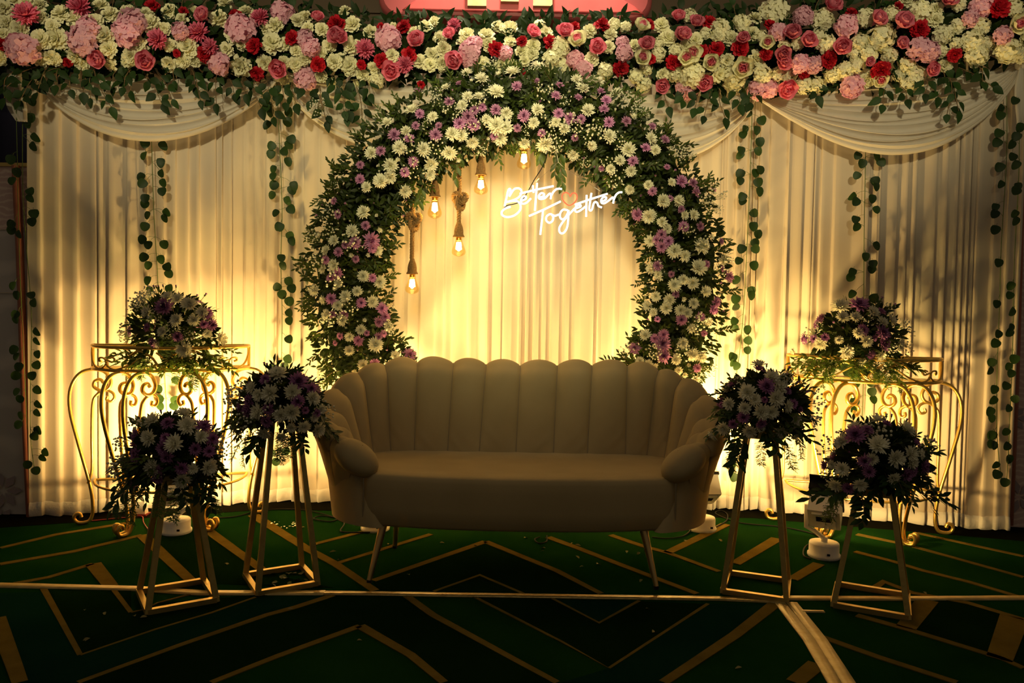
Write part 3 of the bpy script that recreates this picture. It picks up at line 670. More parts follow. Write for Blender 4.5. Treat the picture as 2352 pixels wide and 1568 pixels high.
AW = Z2([(1340,453,85),(1170,490,90),(858,495,70),(958,535,85),(1060,625,100),(865,655,70),(940,655,65),(722,592,60),(490,745,80),(630,790,65),(830,715,70),(1125,765,80),(990,805,60),(1338,742,80),(1675,748,85),(1310,830,70),(1600,540,70),(1730,560,100),(1640,600,80),(1875,635,80),(1075,505,50),(1060,850,110),(1120,860,90),(760,905,90),(820,915,80),(895,960,80),(1085,935,90),(405,1000,90),(565,1010,90),(740,1030,90),(215,1035,80),(345,1120,90),(612,1110,90),(610,1180,70),(1245,965,70),(1385,975,100),(1820,920,85),(1950,1010,90),(1580,1045,70),(1890,1085,70),(2065,780,60),(2130,1015,70),(2100,940,80),(1965,1155,70),(1830,1140,60),(2085,1250,60),(450,885,65),(320,830,70),(280,1225,90),(345,1190,70),(185,1265,70),(165,1435,85),(440,1290,80),(2190,1360,80),(2100,1450,70),(1985,790,50),(1960,1280,60),(2290,1350,60),(1520,870,70),(1460,825,60),(1705,985,60)]) \
 + Z5([(700,50,95),(770,25,80),(1060,18,60),(500,410,85),(370,480,75),(315,550,75),(270,440,50),(690,405,50),(680,550,70),(370,655,85),(290,680,70),(580,735,80),(695,775,85),(400,790,60),(535,845,70),(455,880,85),(230,835,80),(290,905,60),(395,945,75),(640,920,85),(315,1010,70),(430,1050,80),(755,1100,80),(560,1120,70),(480,1170,65),(665,1230,105),(480,1270,70),(805,1310,70),(580,1375,75),(500,585,45),(520,1425,50),(360,90,70)]) \
 + Z6([(750,80,60),(850,195,90),(975,200,70),(915,60,60),(755,305,90),(1075,295,75),(1010,295,60),(850,345,70),(885,395,65),(765,480,80),(1130,525,110),(940,555,100),(1010,590,80),(1110,675,110),(1200,450,50),(775,680,80),(825,725,60),(935,800,90),(1070,785,85),(1005,760,70),(1160,845,80),(805,880,70),(745,945,70),(905,905,80),(880,965,80),(985,980,80),(1030,1000,70),(1075,930,75),(790,995,60),(995,1215,80),(730,1160,80),(1060,1110,65),(1180,1060,60),(945,1335,75),(1065,1300,90),(1130,1315,80),(690,1345,60),(750,1365,60),(800,1385,50),(965,1415,60),(1010,1445,50),(1090,1480,60),(1000,900,45),(1290,620,70),(620,110,60)])
AM = Z2([(740,690,60),(808,565,40),(1197,585,65),(1330,548,40),(1487,578,50),(1460,648,60),(965,725,50),(910,745,55),(1055,742,65),(865,790,80),(905,842,80),(812,835,75),(1247,783,75),(1478,768,65),(1555,800,70),(1632,805,55),(540,770,60),(370,912,75),(648,912,75),(470,940,65),(515,850,50),(670,850,45),(280,1020,60),(498,1090,65),(440,1162,60),(140,1115,50),(140,1210,60),(1800,680,65),(1785,738,60),(1820,825,65),(1935,820,60),(2110,855,50),(2195,945,60),(2065,1000,60),(1980,1090,65),(1200,865,50),(1365,900,50),(1045,918,50),(1590,930,45),(1770,1135,40),(2110,1290,50),(2015,1450,65),(2320,1530,60),(2305,1415,40),(175,1525,55),(530,617,50),(1765,618,50),(1610,660,50),(2210,1130,40),(2310,1230,60)]) \
 + Z5([(555,40,60),(630,480,115),(640,530,70),(520,492,80),(450,512,50),(595,370,55),(403,560,65),(312,617,60),(525,612,50),(400,715,75),(343,748,55),(640,745,60),(350,900,75),(560,925,70),(710,970,80),(735,1030,70),(685,1065,75),(440,1015,65),(358,1010,50),(548,1198,70),(415,1165,50),(685,1170,55),(720,1150,50),(605,1145,40),(660,1365,65),(910,1305,90),(370,195,45),(400,290,60),(380,1215,40)]) \
 + Z6([(985,50,80),(1070,65,65),(1090,130,70),(780,122,60),(905,175,45),(985,253,50),(675,290,80),(1000,380,75),(1120,375,60),(845,435,70),(810,475,60),(895,485,70),(848,525,75),(820,660,65),(1165,648,55),(918,720,45),(1280,680,45),(1325,738,80),(950,865,50),(1235,920,70),(1215,975,70),(990,1050,75),(1125,1025,60),(865,1155,75),(800,1185,65),(855,1225,105),(865,1315,90),(655,1255,80),(815,1045,40),(1150,1145,45),(1098,1395,60),(1270,485,50),(1215,115,50)])
aplaced = []
def arch_flower(x, y, d, ms, lab, ex=.03):
    p, t, rad = apoint(x, y, ex + R(.0, .03)); s_ = d * p.y / F_PX * .56
    n = rad * (t * .9 + R(-.3, .3)) + Vector((R(-.25, .25), -1, R(-.15, .3)))
    link('chrysanthemum', random.choice(ms), arch, p, facing(n), s_, lab); aplaced.append((x, y, d))
for x, y, d in AW: arch_flower(x, y, d * 1.06, WH if d > 19 else WS, 'white chrysanthemum')
for x, y, d in AM: arch_flower(x, y, d * 1.10, MV, 'mauve pink chrysanthemum', .03)
A0, A1 = radians(-42), radians(222)
# small buds and daisies between the big heads
k = 0
for i in range(3000):
    if k >= 150: break
    a = R(A0, A1); t = R(-1.0, 1.0); x = 1185 + 385 * cos(a) * (1 + t * .245); y = 650 - 390 * sin(a) * (1 + t * .245) + 0.0175 * (x - 1176) * .0
    if all((x - q) ** 2 + (y - w) ** 2 > (0.42 * (e + 16)) ** 2 for q, w, e in aplaced):
        k += 1; d = R(9, 17); p, t, rad = apoint(x, y, R(.0, .04)); n = rad * t + Vector((R(-.5, .5), -1, R(-.3, .5)))
        me = random.choice([BW, BW, BM, BW, WS[0]]); link('flower_bud', me, arch, p, facing(n), d * p.y / F_PX * .5); aplaced.append((x, y, d))
for i in range(60):
    a = R(A0, A1); t = R(-.9, .9); p, rad = apolar(a, t, .0)
    link('gypsophila_spray', random.choice(GY), arch, p, facing(rad * t * .8 + Vector((R(-.3, .3), -1, R(-.1, .3)))), R(.055, .10))
for x, y in ((735, 265), (745, 770 / 3), (1000, 345), (945, 345), (1305, 290), (1330, 300), (1370, 305), (1350, 315), (1250, 225), (770, 500), (780, 645), (1610, 470), (1640, 620), (1600, 560), (1630, 460), (1595, 745), (1570, 535)):
    p, t, rad = apoint(x, y, .02); link('gypsophila_spray', random.choice(GY), arch, p, facing(rad * t * .6 + Vector((0, -1, .1))), R(.07, .11))
for i in range(300):
    a = R(A0 - .08, A1 + .08)
    edge = i < 190
    t = (random.choice((-1, 1)) * R(.55, .88)) if edge else R(-.6, .6); p, rad = apolar(a, t, -.03 if edge else -.05)
    tang = Vector((-rad.z, 0, rad.x)) * R(-1, 1); d = rad * (t * R(.5, 1.3) if edge else R(-1, 1)) + tang * (.7 if edge else 1) + Vector((0, R(-.7, -.1), R(-.35, .2)))
    link('leaf_sprig', random.choice(SA), arch, p, leafrot(d, Vector((R(-.4, .4), -1, R(0, .6)))), R(.07, .105))
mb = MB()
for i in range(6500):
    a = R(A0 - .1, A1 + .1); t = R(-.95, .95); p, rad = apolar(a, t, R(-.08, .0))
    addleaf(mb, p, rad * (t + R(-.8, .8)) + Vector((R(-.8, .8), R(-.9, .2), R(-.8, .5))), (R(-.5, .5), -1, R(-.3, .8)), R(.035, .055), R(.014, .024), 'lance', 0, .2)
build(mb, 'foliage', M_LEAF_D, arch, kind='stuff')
# a long sprig hanging over the neon sign, others dropping from the inner rim
for (x0, y0), (x1, y1), n in (((1285, 335), (1292, 425), 11), ((1278, 350), (1275, 400), 6), ((1245, 335), (1240, 365), 6), ((1365, 345), (1375, 395), 7), ((1060, 345), (1045, 405), 6), ((970, 425), (962, 460), 6)):
    A = at(x0, y0, 4.33); B = at(x1, y1, 4.33); mb = MB(); mb.tube([A, A.lerp(B, .5), B], .002, 4)
    for k in range(n):
        p = A.lerp(B, .1 + .9 * k / (n - 1)); sd = 1 if k % 2 else -1
        addleaf(mb, p, (sd * R(.25, .6), R(-.2, .1), -1), (R(-.3, .3), -1, .2), R(.05, .07), R(.022, .03), 'lance', 1)
    build(mb, 'leaf_sprig', [M_TWIG, M_LEAF_A], arch, loc=A)

# ------------------------------------------------------------------ hanging vines of round leaves
def zz(ox, oy, f): return lambda L: [(ox + x / f, oy + y / f) for x, y in L]
z1 = zz(0, 0, 2.94); z3 = zz(1552, 0, 2.94); z4 = zz(0, 500, 2.94); z6 = zz(1250, 400, 3.137); z7 = zz(1600, 560, 3.128); z8 = zz(0, 900, 2.94); z9 = zz(1600, 800, 2.477)
VINES = [
 ('round-leaved vine hanging over the copper trim at the left edge', [(36,200),(40,380),(45,600),(54,800),(62,985)], z1([(100,650),(113,712),(80,1075),(107,1160),(92,1222),(92,1520)]) + z4([(93,50),(88,85),(120,110),(97,458),(120,522),(123,655),(107,685),(118,897),(125,937),(143,1007),(130,1070),(130,1177),(148,1225),(143,1335),(144,1400)]), .11),
 ('round-leaved vine hanging on the ivory curtain just right of the copper trim at left', [(52,190),(52,420),(60,560),(72,720),(70,880),(70,1000),(80,1085)], z1([(208,688),(205,792),(165,825),(188,845),(217,930),(212,988),(195,1297),(188,1338),(226,1443),(216,1497)]) + z4([(215,25),(205,525),(222,575),(232,773),(235,833),(250,920),(235,997),(218,1065),(235,1165),(240,1263),(236,1318),(248,1433),(228,1475)]) + z8([(248,257),(228,295),(295,407),(272,447),(200,490),(233,530)]), .06),
 ('round-leaved vine hanging below the left swag and behind the left gold table', [(345,200),(348,320),(353,480),(360,600),(366,700),(378,860),(384,960)], z1([(985,972),(1082,985),(980,1053),(1088,1097),(1082,1170),(973,1200),(983,1245),(1095,1232),(1095,1293),(986,1338),(990,1378),(1110,1435),(1108,1470),(1010,1455),(985,1528)]) + z4([(980,152),(1008,183),(1105,178),(993,272),(1010,320),(1085,278),(1118,335),(1130,378),(1008,423),(1020,488),(1140,478),(1170,1100),(1075,1155),(1097,1228),(1083,1270),(1172,1230),(1165,1270)]), .06),
 ('round-leaved vine hanging between the left swag and the flower arch', [(636,190),(642,330),(648,480),(645,600),(648,720),(646,850),(640,960),(636,1060)], z1([(1830,600),(1880,660),(1830,720),(1830,755),(1943,762),(1938,820),(1825,850),(1953,945),(1940,975),(1853,990),(1837,1040),(1907,1027),(1936,1090),(1858,1143),(1850,1190),(1868,1253),(1978,1253),(1966,1280),(1853,1320),(1933,1352),(1948,1418),(1880,1443),(1895,1532)]) + z4([(1895,60),(1950,120),(1962,158),(1897,272),(1907,322),(1945,428),(1890,472),(1960,480),(1895,517),(1945,563),(1940,643),(1950,695),(1938,823),(1930,955),(1920,1000),(1853,1012)]) + z8([(1845,413),(1920,400),(1868,470)]), .06),
 ('round-leaved vine hanging between the flower arch and the right swag', [(1728,235),(1723,400),(1716,560),(1710,680),(1700,800),(1690,880),(1688,1040)], z3([(507,727),(497,768),(572,815),(470,872),(453,912),(545,878),(560,957),(440,1015),(453,1050),(545,1020),(563,1147),(533,1167),(450,1173),(433,1222),(551,1230),(555,1293),(462,1330),(460,1365),(518,1527)]) + z6([(1493,285),(1500,375),(1527,433),(1503,495),(1508,540),(1436,540),(1415,628),(1497,658),(1390,760),(1490,835),(1480,872),(1393,900),(1397,958),(1383,1062),(1390,1112),(1450,1122),(1452,1200),(1452,1268),(1367,1318),(1367,1358),(1393,1380)]) + z9([(205,660),(212,730)]), .06),
 ('round-leaved vine hanging below the right swag and behind the right gold table', [(1990,230),(1988,360),(1985,520),(1984,680),(1984,870),(1980,960)], z3([(1240,760),(1330,770),(1240,1055),(1348,1057),(1265,1102),(1370,1102),(1237,1187),(1340,1220),(1345,1260),(1213,1330),(1230,1365),(1323,1340),(1340,1418),(1222,1485),(1232,1530)]) + z7([(1270,20),(1213,90),(1262,143),(1250,180),(1128,205),(1120,243),(1133,362),(1258,392),(1140,1003),(1248,993),(1252,1060),(1145,1135),(1147,1185),(1252,1120)]), .06),
 ('round-leaved vine hanging at the right end of the backdrop, clear of the copper trim', [(2312,190),(2312,360),(2300,560),(2296,700),(2290,860),(2290,1000),(2300,1100)], z3([(2190,648),(2205,735),(2195,783),(2195,905),(2187,968),(2200,1130),(2208,1247),(2165,1400),(2165,1445),(2165,1550)]) + z7([(2170,135),(2153,430),(2175,648),(2163,718),(2130,850),(2120,910),(2140,1043),(2150,1125),(2120,1203),(2115,1250),(2127,1372),(2130,1440)]) + z9([(1687,492),(1690,548),(1715,665),(1718,718)]), .06),
 ('round-leaved vine hanging over the copper trim at the right edge', [(2342,190),(2340,400),(2330,600),(2326,800),(2318,1000),(2312,1110)], z3([(2300,685),(2330,858),(2313,922),(2285,1062),(2283,975),(2317,1115),(2308,1258),(2310,1295),(2305,1445),(2303,1490)]) + z7([(2268,300),(2258,370),(2280,490),(2260,600),(2265,640),(2285,825),(2250,878),(2267,930),(2235,1023),(2275,1113),(2250,1183),(2235,1350),(2243,1455)]) + z9([(1775,560),(1775,628),(1757,760)]), .11)]
for lab, stem, leaves, off in VINES:
    P = smoothpts([wl(x, y, off) for x, y in stem], 6)
    t_ = thing('hanging_vine', P[0], lab, 'vine', 'round-leaved vines hanging on the backdrop')
    mb = MB(); mb.tube(P, .0022, 4)
    for x, y in leaves:
        p = wl(x, y, off + R(.0, .03)); near = min(P, key=lambda q: abs(q.z - p.z - .03)); sd = 1 if p.x > near.x else -1
        mid = near.lerp(p, .5) + Vector((0, -.005, .012)); mb.tube([near, mid, p + Vector((0, 0, .012))], .0011, 3, cap=False)
        d = Vector((sd * R(.0, .8), R(-.5, .1), -1)); l = R(18.5, 22.5) * p.y / F_PX
        link('leaf', LV[0] if R(0, 1) < .75 else LV[1], t_, p + Vector((0, 0, .45 * l)), leafrot(d, (R(-.5, .5), -1, R(-.3, .4))), l)
    build(mb, 'stem', M_STEM, t_)

# ------------------------------------------------------------------ rope pendant bulbs
def rope(mb, P, r, turns):
    """three twisted strands along P"""
    P = smoothpts(P, 10); n = len(P); T = [(P[min(i + 1, n - 1)] - P[max(i - 1, 0)]).normalized() for i in range(n)]
    L = sum((P[i + 1] - P[i]).length for i in range(n - 1)); acc = 0; fr = []
    nrm = T[0].orthogonal().normalized()
    for i in range(n):
        nrm = (nrm - T[i] * nrm.dot(T[i])).normalized(); fr.append((nrm.copy(), T[i].cross(nrm)))
    for k in range(3):
        pts = []; acc = 0
        for i in range(n):
            if i: acc += (P[i] - P[i - 1]).length
            a = 2 * pi * (k / 3 + turns * acc); pts.append(P[i] + fr[i][0] * (r * .5 * cos(a)) + fr[i][1] * (r * .5 * sin(a)))
        mb.tube(pts, r * .58, 6)
def pendant(px, ysock0, ysock1, ybulb1, Y, lab, ropepx=None, knot=None):
    A = at(px, ysock0, Y); B = at(px, ysock1, Y); Cb = at(px, ybulb1, Y)
    t_ = thing('pendant_light', A, lab, 'pendant light', 'rope pendant bulbs inside the flower arch')
    if ropepx:
        P = [at(x, y, Y) for x, y in ropepx]; seg = []
        for a, c in zip(P, P[1:]): seg += [a.lerp(c, f / 5) for f in range(5)]
        seg.append(P[-1]); mb = MB(); rope(mb, seg, .0125, 22); build(mb, 'rope', M_ROPE, t_)
    if knot:
        K = at(knot[0], knot[1], Y); mb = MB(); w = knot[2] * Y / F_PX
        pts = [K + Vector((w * .19 * (sin(t) + 2 * sin(2 * t)), -w * .26 * sin(3 * t) - .006, w * .24 * (cos(t) - 2 * cos(2 * t)))) for t in [2 * pi * i / 48 for i in range(48)]]
        rope(mb, [pts[i] for i in range(0, 48, 2)] + [pts[0]], .0125, 22); build(mb, 'knot', M_ROPE, t_, loc=K)
    h = A.z - B.z; r = .026
    mb = MB(); mb.lathe([(r * 1.22, -h * 1.02), (r * 1.3, -h * .95), (r * 1.12, -h * .88), (r * 1.02, -h * .8), (r * 1.0, -h * .55), (r * .85, -h * .3), (r * .5, 0.0), (.012, h * .06)], 14, A)
    build(mb, 'socket_cover', M_JUTE, t_, label='burlap socket cover')
    hb = B.z - Cb.z; rb = .040
    prof = [(.016, 0), (.017, -.12), (.022, -.3), (.031, -.5), (.0385, -.66), (.040, -.78), (.036, -.88), (.022, -.96), (.006, -1.0)]
    mb = MB(); mb.lathe([(a, z * hb) for a, z in prof[::-1]], 18, B); g = build(mb, 'bulb', M_BULB, t_, loc=B)
    mb = MB(); mb.lathe([(.015, -.02), (.015, .0), (.010, .012)], 12, B); build(mb, 'screw_cap', M_GOLD, g, loc=B)
    mb = MB()
    for k in range(6):
        a = 2 * pi * k / 6; mb.tube([B + Vector((.007 * cos(a), .007 * sin(a), -hb * .28)), B + Vector((.0115 * cos(a), .0115 * sin(a), -hb * .64))], .0062, 6)
    mb.lathe([(.003, -hb * .72), (.010, -hb * .67), (.003, -hb * .62)], 8, B)
    build(mb, 'filament', M_FIL, g, loc=B)
pendant(947, 596, 629, 675, 4.38, 'lowest rope pendant bulb, hanging leftmost inside the flower arch', [(944, 430), (948, 480), (947, 545), (946, 596)], (951, 507, 30))
pendant(999, 417, 452, 502, 4.36, 'short pendant bulb with burlap cover, second from left inside the arch')
pendant(1054, 511, 544, 589, 4.38, 'knotted rope pendant bulb hanging third from the left inside the arch', [(1056, 355), (1055, 400), (1055, 450), (1054, 511)], (1057, 460, 30))
pendant(1105, 368, 402, 447, 4.38, 'short straight rope pendant bulb, fourth from left inside the arch', [(1107, 318), (1107, 345), (1105, 368)])
pendant(1204, 322, 341, 389, 4.36, 'bare pendant bulb tucked up under the top of the arch')

# ------------------------------------------------------------------ neon sign
NY_ = 4.28
def nz_(L): return [at(1120 + x / 6.533, 320 + y / 6.533, NY_) for x, y in L]
sign = thing('neon_sign', at(1290, 480, NY_), 'glowing white neon sign reading Better Together with an orange heart', 'neon sign')
NEON = [('B', [[(255,1000),(280,890),(300,800),(318,750),(338,745),(345,785),(325,855)],[(325,855),(390,755),(450,732),(500,755),(505,810),(470,865),(390,910),(275,942)],[(275,942),(400,922),(465,940),(495,1000),(480,1070),(400,1140),(300,1165),(225,1140),(212,1090),(260,1040),(345,1010)]]),
 ('e', [[(500,925),(570,893),(575,862),(543,852),(508,888),(500,940),(530,965),(585,948),(650,885)]]),
 ('t', [[(680,690),(683,760),(690,800)],[(480,815),(700,760),(990,700)]]),('t', [[(742,655),(730,800),(710,1070)]]),
 ('e', [[(768,875),(840,850),(845,820),(808,805),(772,840),(770,880),(800,895),(860,880),(915,825)]]),
 ('r', [[(915,825),(938,812),(952,845),(945,895)],[(952,850),(985,790),(1030,748),(1070,740),(1115,745)]]),
 ('T', [[(620,1150),(860,1045),(1095,930)],[(832,1065),(815,1220),(790,1430)]]),
 ('o', [[(930,1120),(885,1155),(880,1215),(925,1250),(972,1222),(985,1165),(958,1125),(930,1120)],[(965,1130),(1010,1148),(1090,1120)]]),
 ('g', [[(1205,1065),(1140,1052),(1095,1095),(1085,1160),(1115,1198),(1160,1180),(1200,1110),(1215,1062)],[(1215,1062),(1205,1250),(1180,1350),(1130,1408),(1085,1395),(1075,1330),(1120,1250),(1200,1150),(1305,1035)]]),
 ('e', [[(1310,1040),(1390,1010),(1392,985),(1350,985),(1312,1035),(1320,1080),(1362,1082),(1440,1030),(1470,1005)]]),
 ('t', [[(1485,835),(1482,1000),(1478,1160)],[(1310,978),(1550,895),(1800,815)]]),
 ('h', [[(1558,805),(1540,920),(1525,1040),(1545,1068),(1570,1040),(1590,965),(1618,938),(1645,955),(1665,1000),(1715,1022)]]),
 ('e', [[(1708,935),(1770,905),(1780,872),(1742,865),(1705,905),(1708,948),(1745,960),(1800,930),(1855,885)]]),
 ('r', [[(1855,885),(1880,870),(1890,900),(1885,960)],[(1890,910),(1925,835),(1970,797),(2020,792)]])]
for ch, strokes in NEON:
    mb = MB()
    for st in strokes:
        P = nz_(st); mb.tube(smoothpts(P, 5) if len(P) > 3 else P, .0052, 8)
    build(mb, 'neon_letter', M_NEON, sign, loc=nz_([strokes[0][0]])[0])
mb = MB(); mb.tube(smoothpts(nz_([(1240,858),(1222,820),(1172,796),(1126,822),(1118,880),(1160,950),(1225,990),(1290,960),(1336,900),(1340,840),(1310,806),(1265,812)]), 5, True), .0036, 8, closed=True)
build(mb, 'neon_heart', M_HEART, sign, loc=nz_([(1230, 900)])[0], label='small orange red neon heart')
OUT = [(250,780),(330,680),(480,690),(700,620),(1000,650),(1150,700),(1400,790),(1600,740),(1900,730),(2040,790),(2030,900),(1930,1010),(1700,1050),(1590,1100),(1560,1220),(1500,1260),(1430,1220),(1300,1150),(1260,1330),(1190,1460),(1090,1490),(1000,1450),(940,1300),(880,1480),(780,1480),(720,1400),(700,1180),(560,1180),(400,1210),(250,1220),(170,1130),(200,1000)]
P = smoothpts(nz_(OUT), 3, True); n = len(P); mb = MB()
mb.add([p + Vector((0, .012, 0)) for p in P] + [p + Vector((0, .016, 0)) for p in P], [tuple(range(n)), tuple(range(n, 2 * n))[::-1]] + [(i, (i + 1) % n, n + (i + 1) % n, n + i) for i in range(n)])
build(mb, 'acrylic_back', M_ACRYL, sign, smooth=False)
for a, c in (((1060, 340), (720, 640)), ((1120, 400), (1690, 775))):
    A, B = nz_([a, c]); mb = MB(); k = int((B - A).length / .006)
    for i in range(k):
        p = A.lerp(B, (i + .5) / k); mb.ball(p, .0022, 5, 3)
    q = A.lerp(B, .84); mb.tube([q, B], .0030, 5); build(mb, 'chain', M_STEEL, sign, loc=A)
mb = MB(); mb.tube(nz_([(1060, 340), (1035, 200), (1030, 60), (1030, -60)]), .0015, 4); mb.tube(nz_([(1120, 400), (1060, 340)]), .0015, 4); build(mb, 'hanging_wire', M_STEEL, sign)
mb = MB(); mb.tube([p + Vector((0, .02, 0)) for p in smoothpts(nz_([(905, 60), (895, 210), (830, 390), (700, 600), (570, 830), (480, 930), (380, 965), (290, 985), (235, 1040)]), 4)], .0028, 5); build(mb, 'power_lead', M_BLACK, sign)

# ------------------------------------------------------------------ pink shop-style sign board above the garland
M_PINKB = mat('glossy_pink_board', (0.42, 0.09, 0.10), 0.25, coat=0.3)
M_PINKP = mat('bright_pink_panel', (0.80, 0.14, 0.15), 0.35, noise=(7, (0.70, 0.11, 0.12)))
M_CREAML = mat('cream_letter_face', (0.90, 0.74, 0.42), 0.4, noise=(25, (0.78, 0.58, 0.28)))
sb = thing('sign_board', (0.02, 5.05, 3.1), 'glossy pink sign board with cream letters above the middle of the garland', 'sign board')
YS = 4.98; a_ = at(866, 40, YS); c_ = at(1500, 40, YS); cx, hw, zb = (a_.x + c_.x) / 2, (c_.x - a_.x) / 2, at(1180, 42, YS).z
def rrect(hw, z0, z1, r, n=6):
    out = []
    for (x, z, a0) in ((hw - r, z0 + r, -pi / 2), (hw - r, z1 - r, 0), (-hw + r, z1 - r, pi / 2), (-hw + r, z0 + r, pi)):
        out += [(x + r * cos(a0 + pi / 2 * i / n), z + r * sin(a0 + pi / 2 * i / n)) for i in range(n + 1)]
    return out
def prism(pts, cx, y0, y1, bev=.02):
    mb = MB(); n = len(pts); mz = sum(p[1] for p in pts) / n; mx_ = sum(p[0] for p in pts) / n
    def ring(y, k): return [Vector((cx + mx_ + (x - mx_) * k, y, mz + (z - mz) * k)) for x, z in pts]
    rows = [ring(y1, 1), ring(y0 + bev, 1), ring(y0 + bev * .3, .985), ring(y0, .96)]
    mb.grid(rows, cv=True); mb.add(rows[-1], [tuple(range(n))]); mb.add(rows[0], [tuple(range(n))[::-1]]); return mb
build(prism(rrect(hw, zb, zb + .75, .13), cx, YS, YS + .28, .05), 'board', M_PINKB, sb)
x0, x1 = at(925, 28, YS).x - cx, at(1478, 30, YS).x - cx; z0 = at(1180, 29, YS).z
pts = [(x0 + (x1 - x0) * i / 24, z0 + .24 * sin(pi * i / 24) ** .8) for i in range(25)]
build(prism(pts, cx, YS - .03, YS + .01, .01), 'face_panel', M_PINKP, sb)
for lx, lw, yb in ((1096, 42, 19), (1171, 40, 9), (1246, 43, 19)):
    p = at(lx, yb, YS - .03); w = lw * YS / F_PX; zt_ = z0 + .2
    mb = MB(); mb.box((p.x, YS - .05, (p.z + zt_) / 2), (w, .04, zt_ - p.z)); build(mb, 'letter', M_CREAML, sb, smooth=False)

# ------------------------------------------------------------------ gold scroll console tables
LEG_MAIN = [(190,1190),(187,1182),(179,1182),(175,1191),(181,1201),(195,1204),(208,1197),(214,1172),(208,1115),(185,1020),(168,940),(170,890),(188,858),(215,848),(240,855),(252,876),(246,893),(230,897),(217,888),(219,876),(230,872),(237,880)]
LEG_SEC = [(204,1112),(212,1080),(212,1000),(214,930),(222,908),(240,897),(255,903),(259,914),(252,923),(243,919),(245,911)]
def scroll_table(C0, ang, label, mirror):
    ca, sa = cos(ang), sin(ang)
    def L2W(x, y, z): return Vector((C0.x + x * ca - y * sa, C0.y + x * sa + y * ca, z))
    t_ = thing('console_table', (C0.x, C0.y, 0), label, 'console table', 'gold scroll console tables')
    a, d = .405, .31
    ring = lambda z, inn=0: [L2W((a - inn) * cos(pi + pi * i / 28), (d - inn) * sin(pi + pi * i / 28), z) for i in range(29)]
    for nm, z, r in (('top_rail', .99, .0095), ('lower_rail', .868, .0095)):
        mb = MB(); mb.tube(ring(z), r, 8); mb.tube([L2W(-a, 0, z), L2W(a, 0, z)], r, 8); build(mb, nm, M_GOLD, t_)
    mb = MB(); P = ring(.880, .012); mb.add([p + Vector((0, 0, .0)) for p in P] + [p + Vector((0, 0, .006)) for p in P], [tuple(range(29)), tuple(range(29, 58))[::-1]] + [(i, (i + 1) % 29, 29 + (i + 1) % 29, 29 + i) for i in range(29)])
    build(mb, 'glass_shelf', M_TGLASS, t_, smooth=False)
    for s_ in (-1, 1):
        mb = MB(); mb.tube([L2W(s_ * a, 0, .868), L2W(s_ * a, 0, .99)], .0095, 8); build(mb, 'corner_post', M_GOLD, t_)
    # apron scrolls on the half-round, u in [-1,1] along the front, v height fraction
    def AP(u, v):
        th = pi * 1.5 + u * pi / 2; return L2W(a * cos(th), d * sin(th), .868 + .122 * v)
    SC = [[(-.97,.95),(-.90,.55),(-.78,.2),(-.66,.06),(-.58,.12),(-.54,.32),(-.57,.50),(-.63,.52),(-.645,.40),(-.61,.36)],
          [(-.50,.52),(-.46,.56),(-.44,.46),(-.47,.36),(-.535,.44),(-.54,.30),(-.50,.12),(-.42,.05),(-.30,.25),(-.20,.55),(-.14,.72)],
          [(-.04,.22),(-.07,.30),(-.10,.20),(-.06,.08),(.0,.10),(.03,.3),(-.02,.55),(-.08,.80)]]
    for sc in SC:
        for s_ in (-1, 1):
            mb = MB(); mb.tube(smoothpts([AP(s_ * u, v) for u, v in sc], 5), .0065, 6, flat=.75); build(mb, 'apron_scroll', M_GOLD, t_)
    mb = MB(); mb.tube(smoothpts([AP(u, v) for u, v in ((-.30,.62),(-.22,.85),(-.12,.62),(-.06,.22),(0,.10),(.06,.22),(.12,.62),(.22,.85),(.30,.62))], 5), .0065, 6); build(mb, 'apron_scroll', M_GOLD, t_)
    mb = MB(); mb.tube([L2W(-a * .98, 0, .245), L2W(a * .98, 0, .245)], .0075, 6)
    mb.tube([L2W(a * .98 * cos(pi + pi * i / 20), d * sin(pi + pi * i / 20), .245 - .02 * sin(pi * i / 20)) for i in range(21)], .0075, 6); build(mb, 'stretcher', M_GOLD, t_)
    def z_of(y): return max(.010, .858 - (y - 848) / (1203 - 848) * .848)
    for (ux, uy), (dx, dy), fx in (((-a, 0), (-1, 0), 0), ((a, 0), (1, 0), 0), ((-.235, -.255), (-.85, -.52), .05), ((-.12, -.292), (-.85, -.52), -.05), ((.12, -.292), (.85, -.52), -.05), ((.235, -.255), (.85, -.52), .05)):
        dl = sqrt(dx * dx + dy * dy); dx, dy = dx / dl, dy / dl; k = 1.0 if uy == 0 else .8; lg = None
        for nm, prof in (('leg', LEG_MAIN), ('leg_scroll', LEG_SEC)):
            P = []
            for x, y in prof:
                o = (215 - x) * .0024 * k; z = z_of(y); f = (1 - z / .86) ** 1.5 * (-fx * (1 if uy else 0))
                P.append(L2W(ux + dx * o + (f if ux < 0 else -f) * -1, uy + dy * o, z))
            side = L2W(dy, -dx, 0) - L2W(0, 0, 0)
            mb = MB(); mb.tube(smoothpts(P, 5), .0098 if nm == 'leg' else .0080, 7, fn=side, flat=1.25)
            if lg is None: lg = build(mb, nm, M_GOLD, t_, loc=L2W(ux, uy, 0))
            else: build(mb, nm, M_GOLD, lg, loc=L2W(ux, uy, 0))
    return t_, L2W
TL = (at(212, 797, 4.20) + at(573, 789, 4.45)) / 2
tabL, LW_L = scroll_table(TL, radians(18), 'gold half-round scroll table at the left, in front of the ivory curtain', False)
TR = (at(1800, 800, 4.50) + at(2172, 812, 4.30)) / 2
tabR, LW_R = scroll_table(TR, radians(-15), 'gold half-round scroll table at the right, in front of the ivory curtain', True)

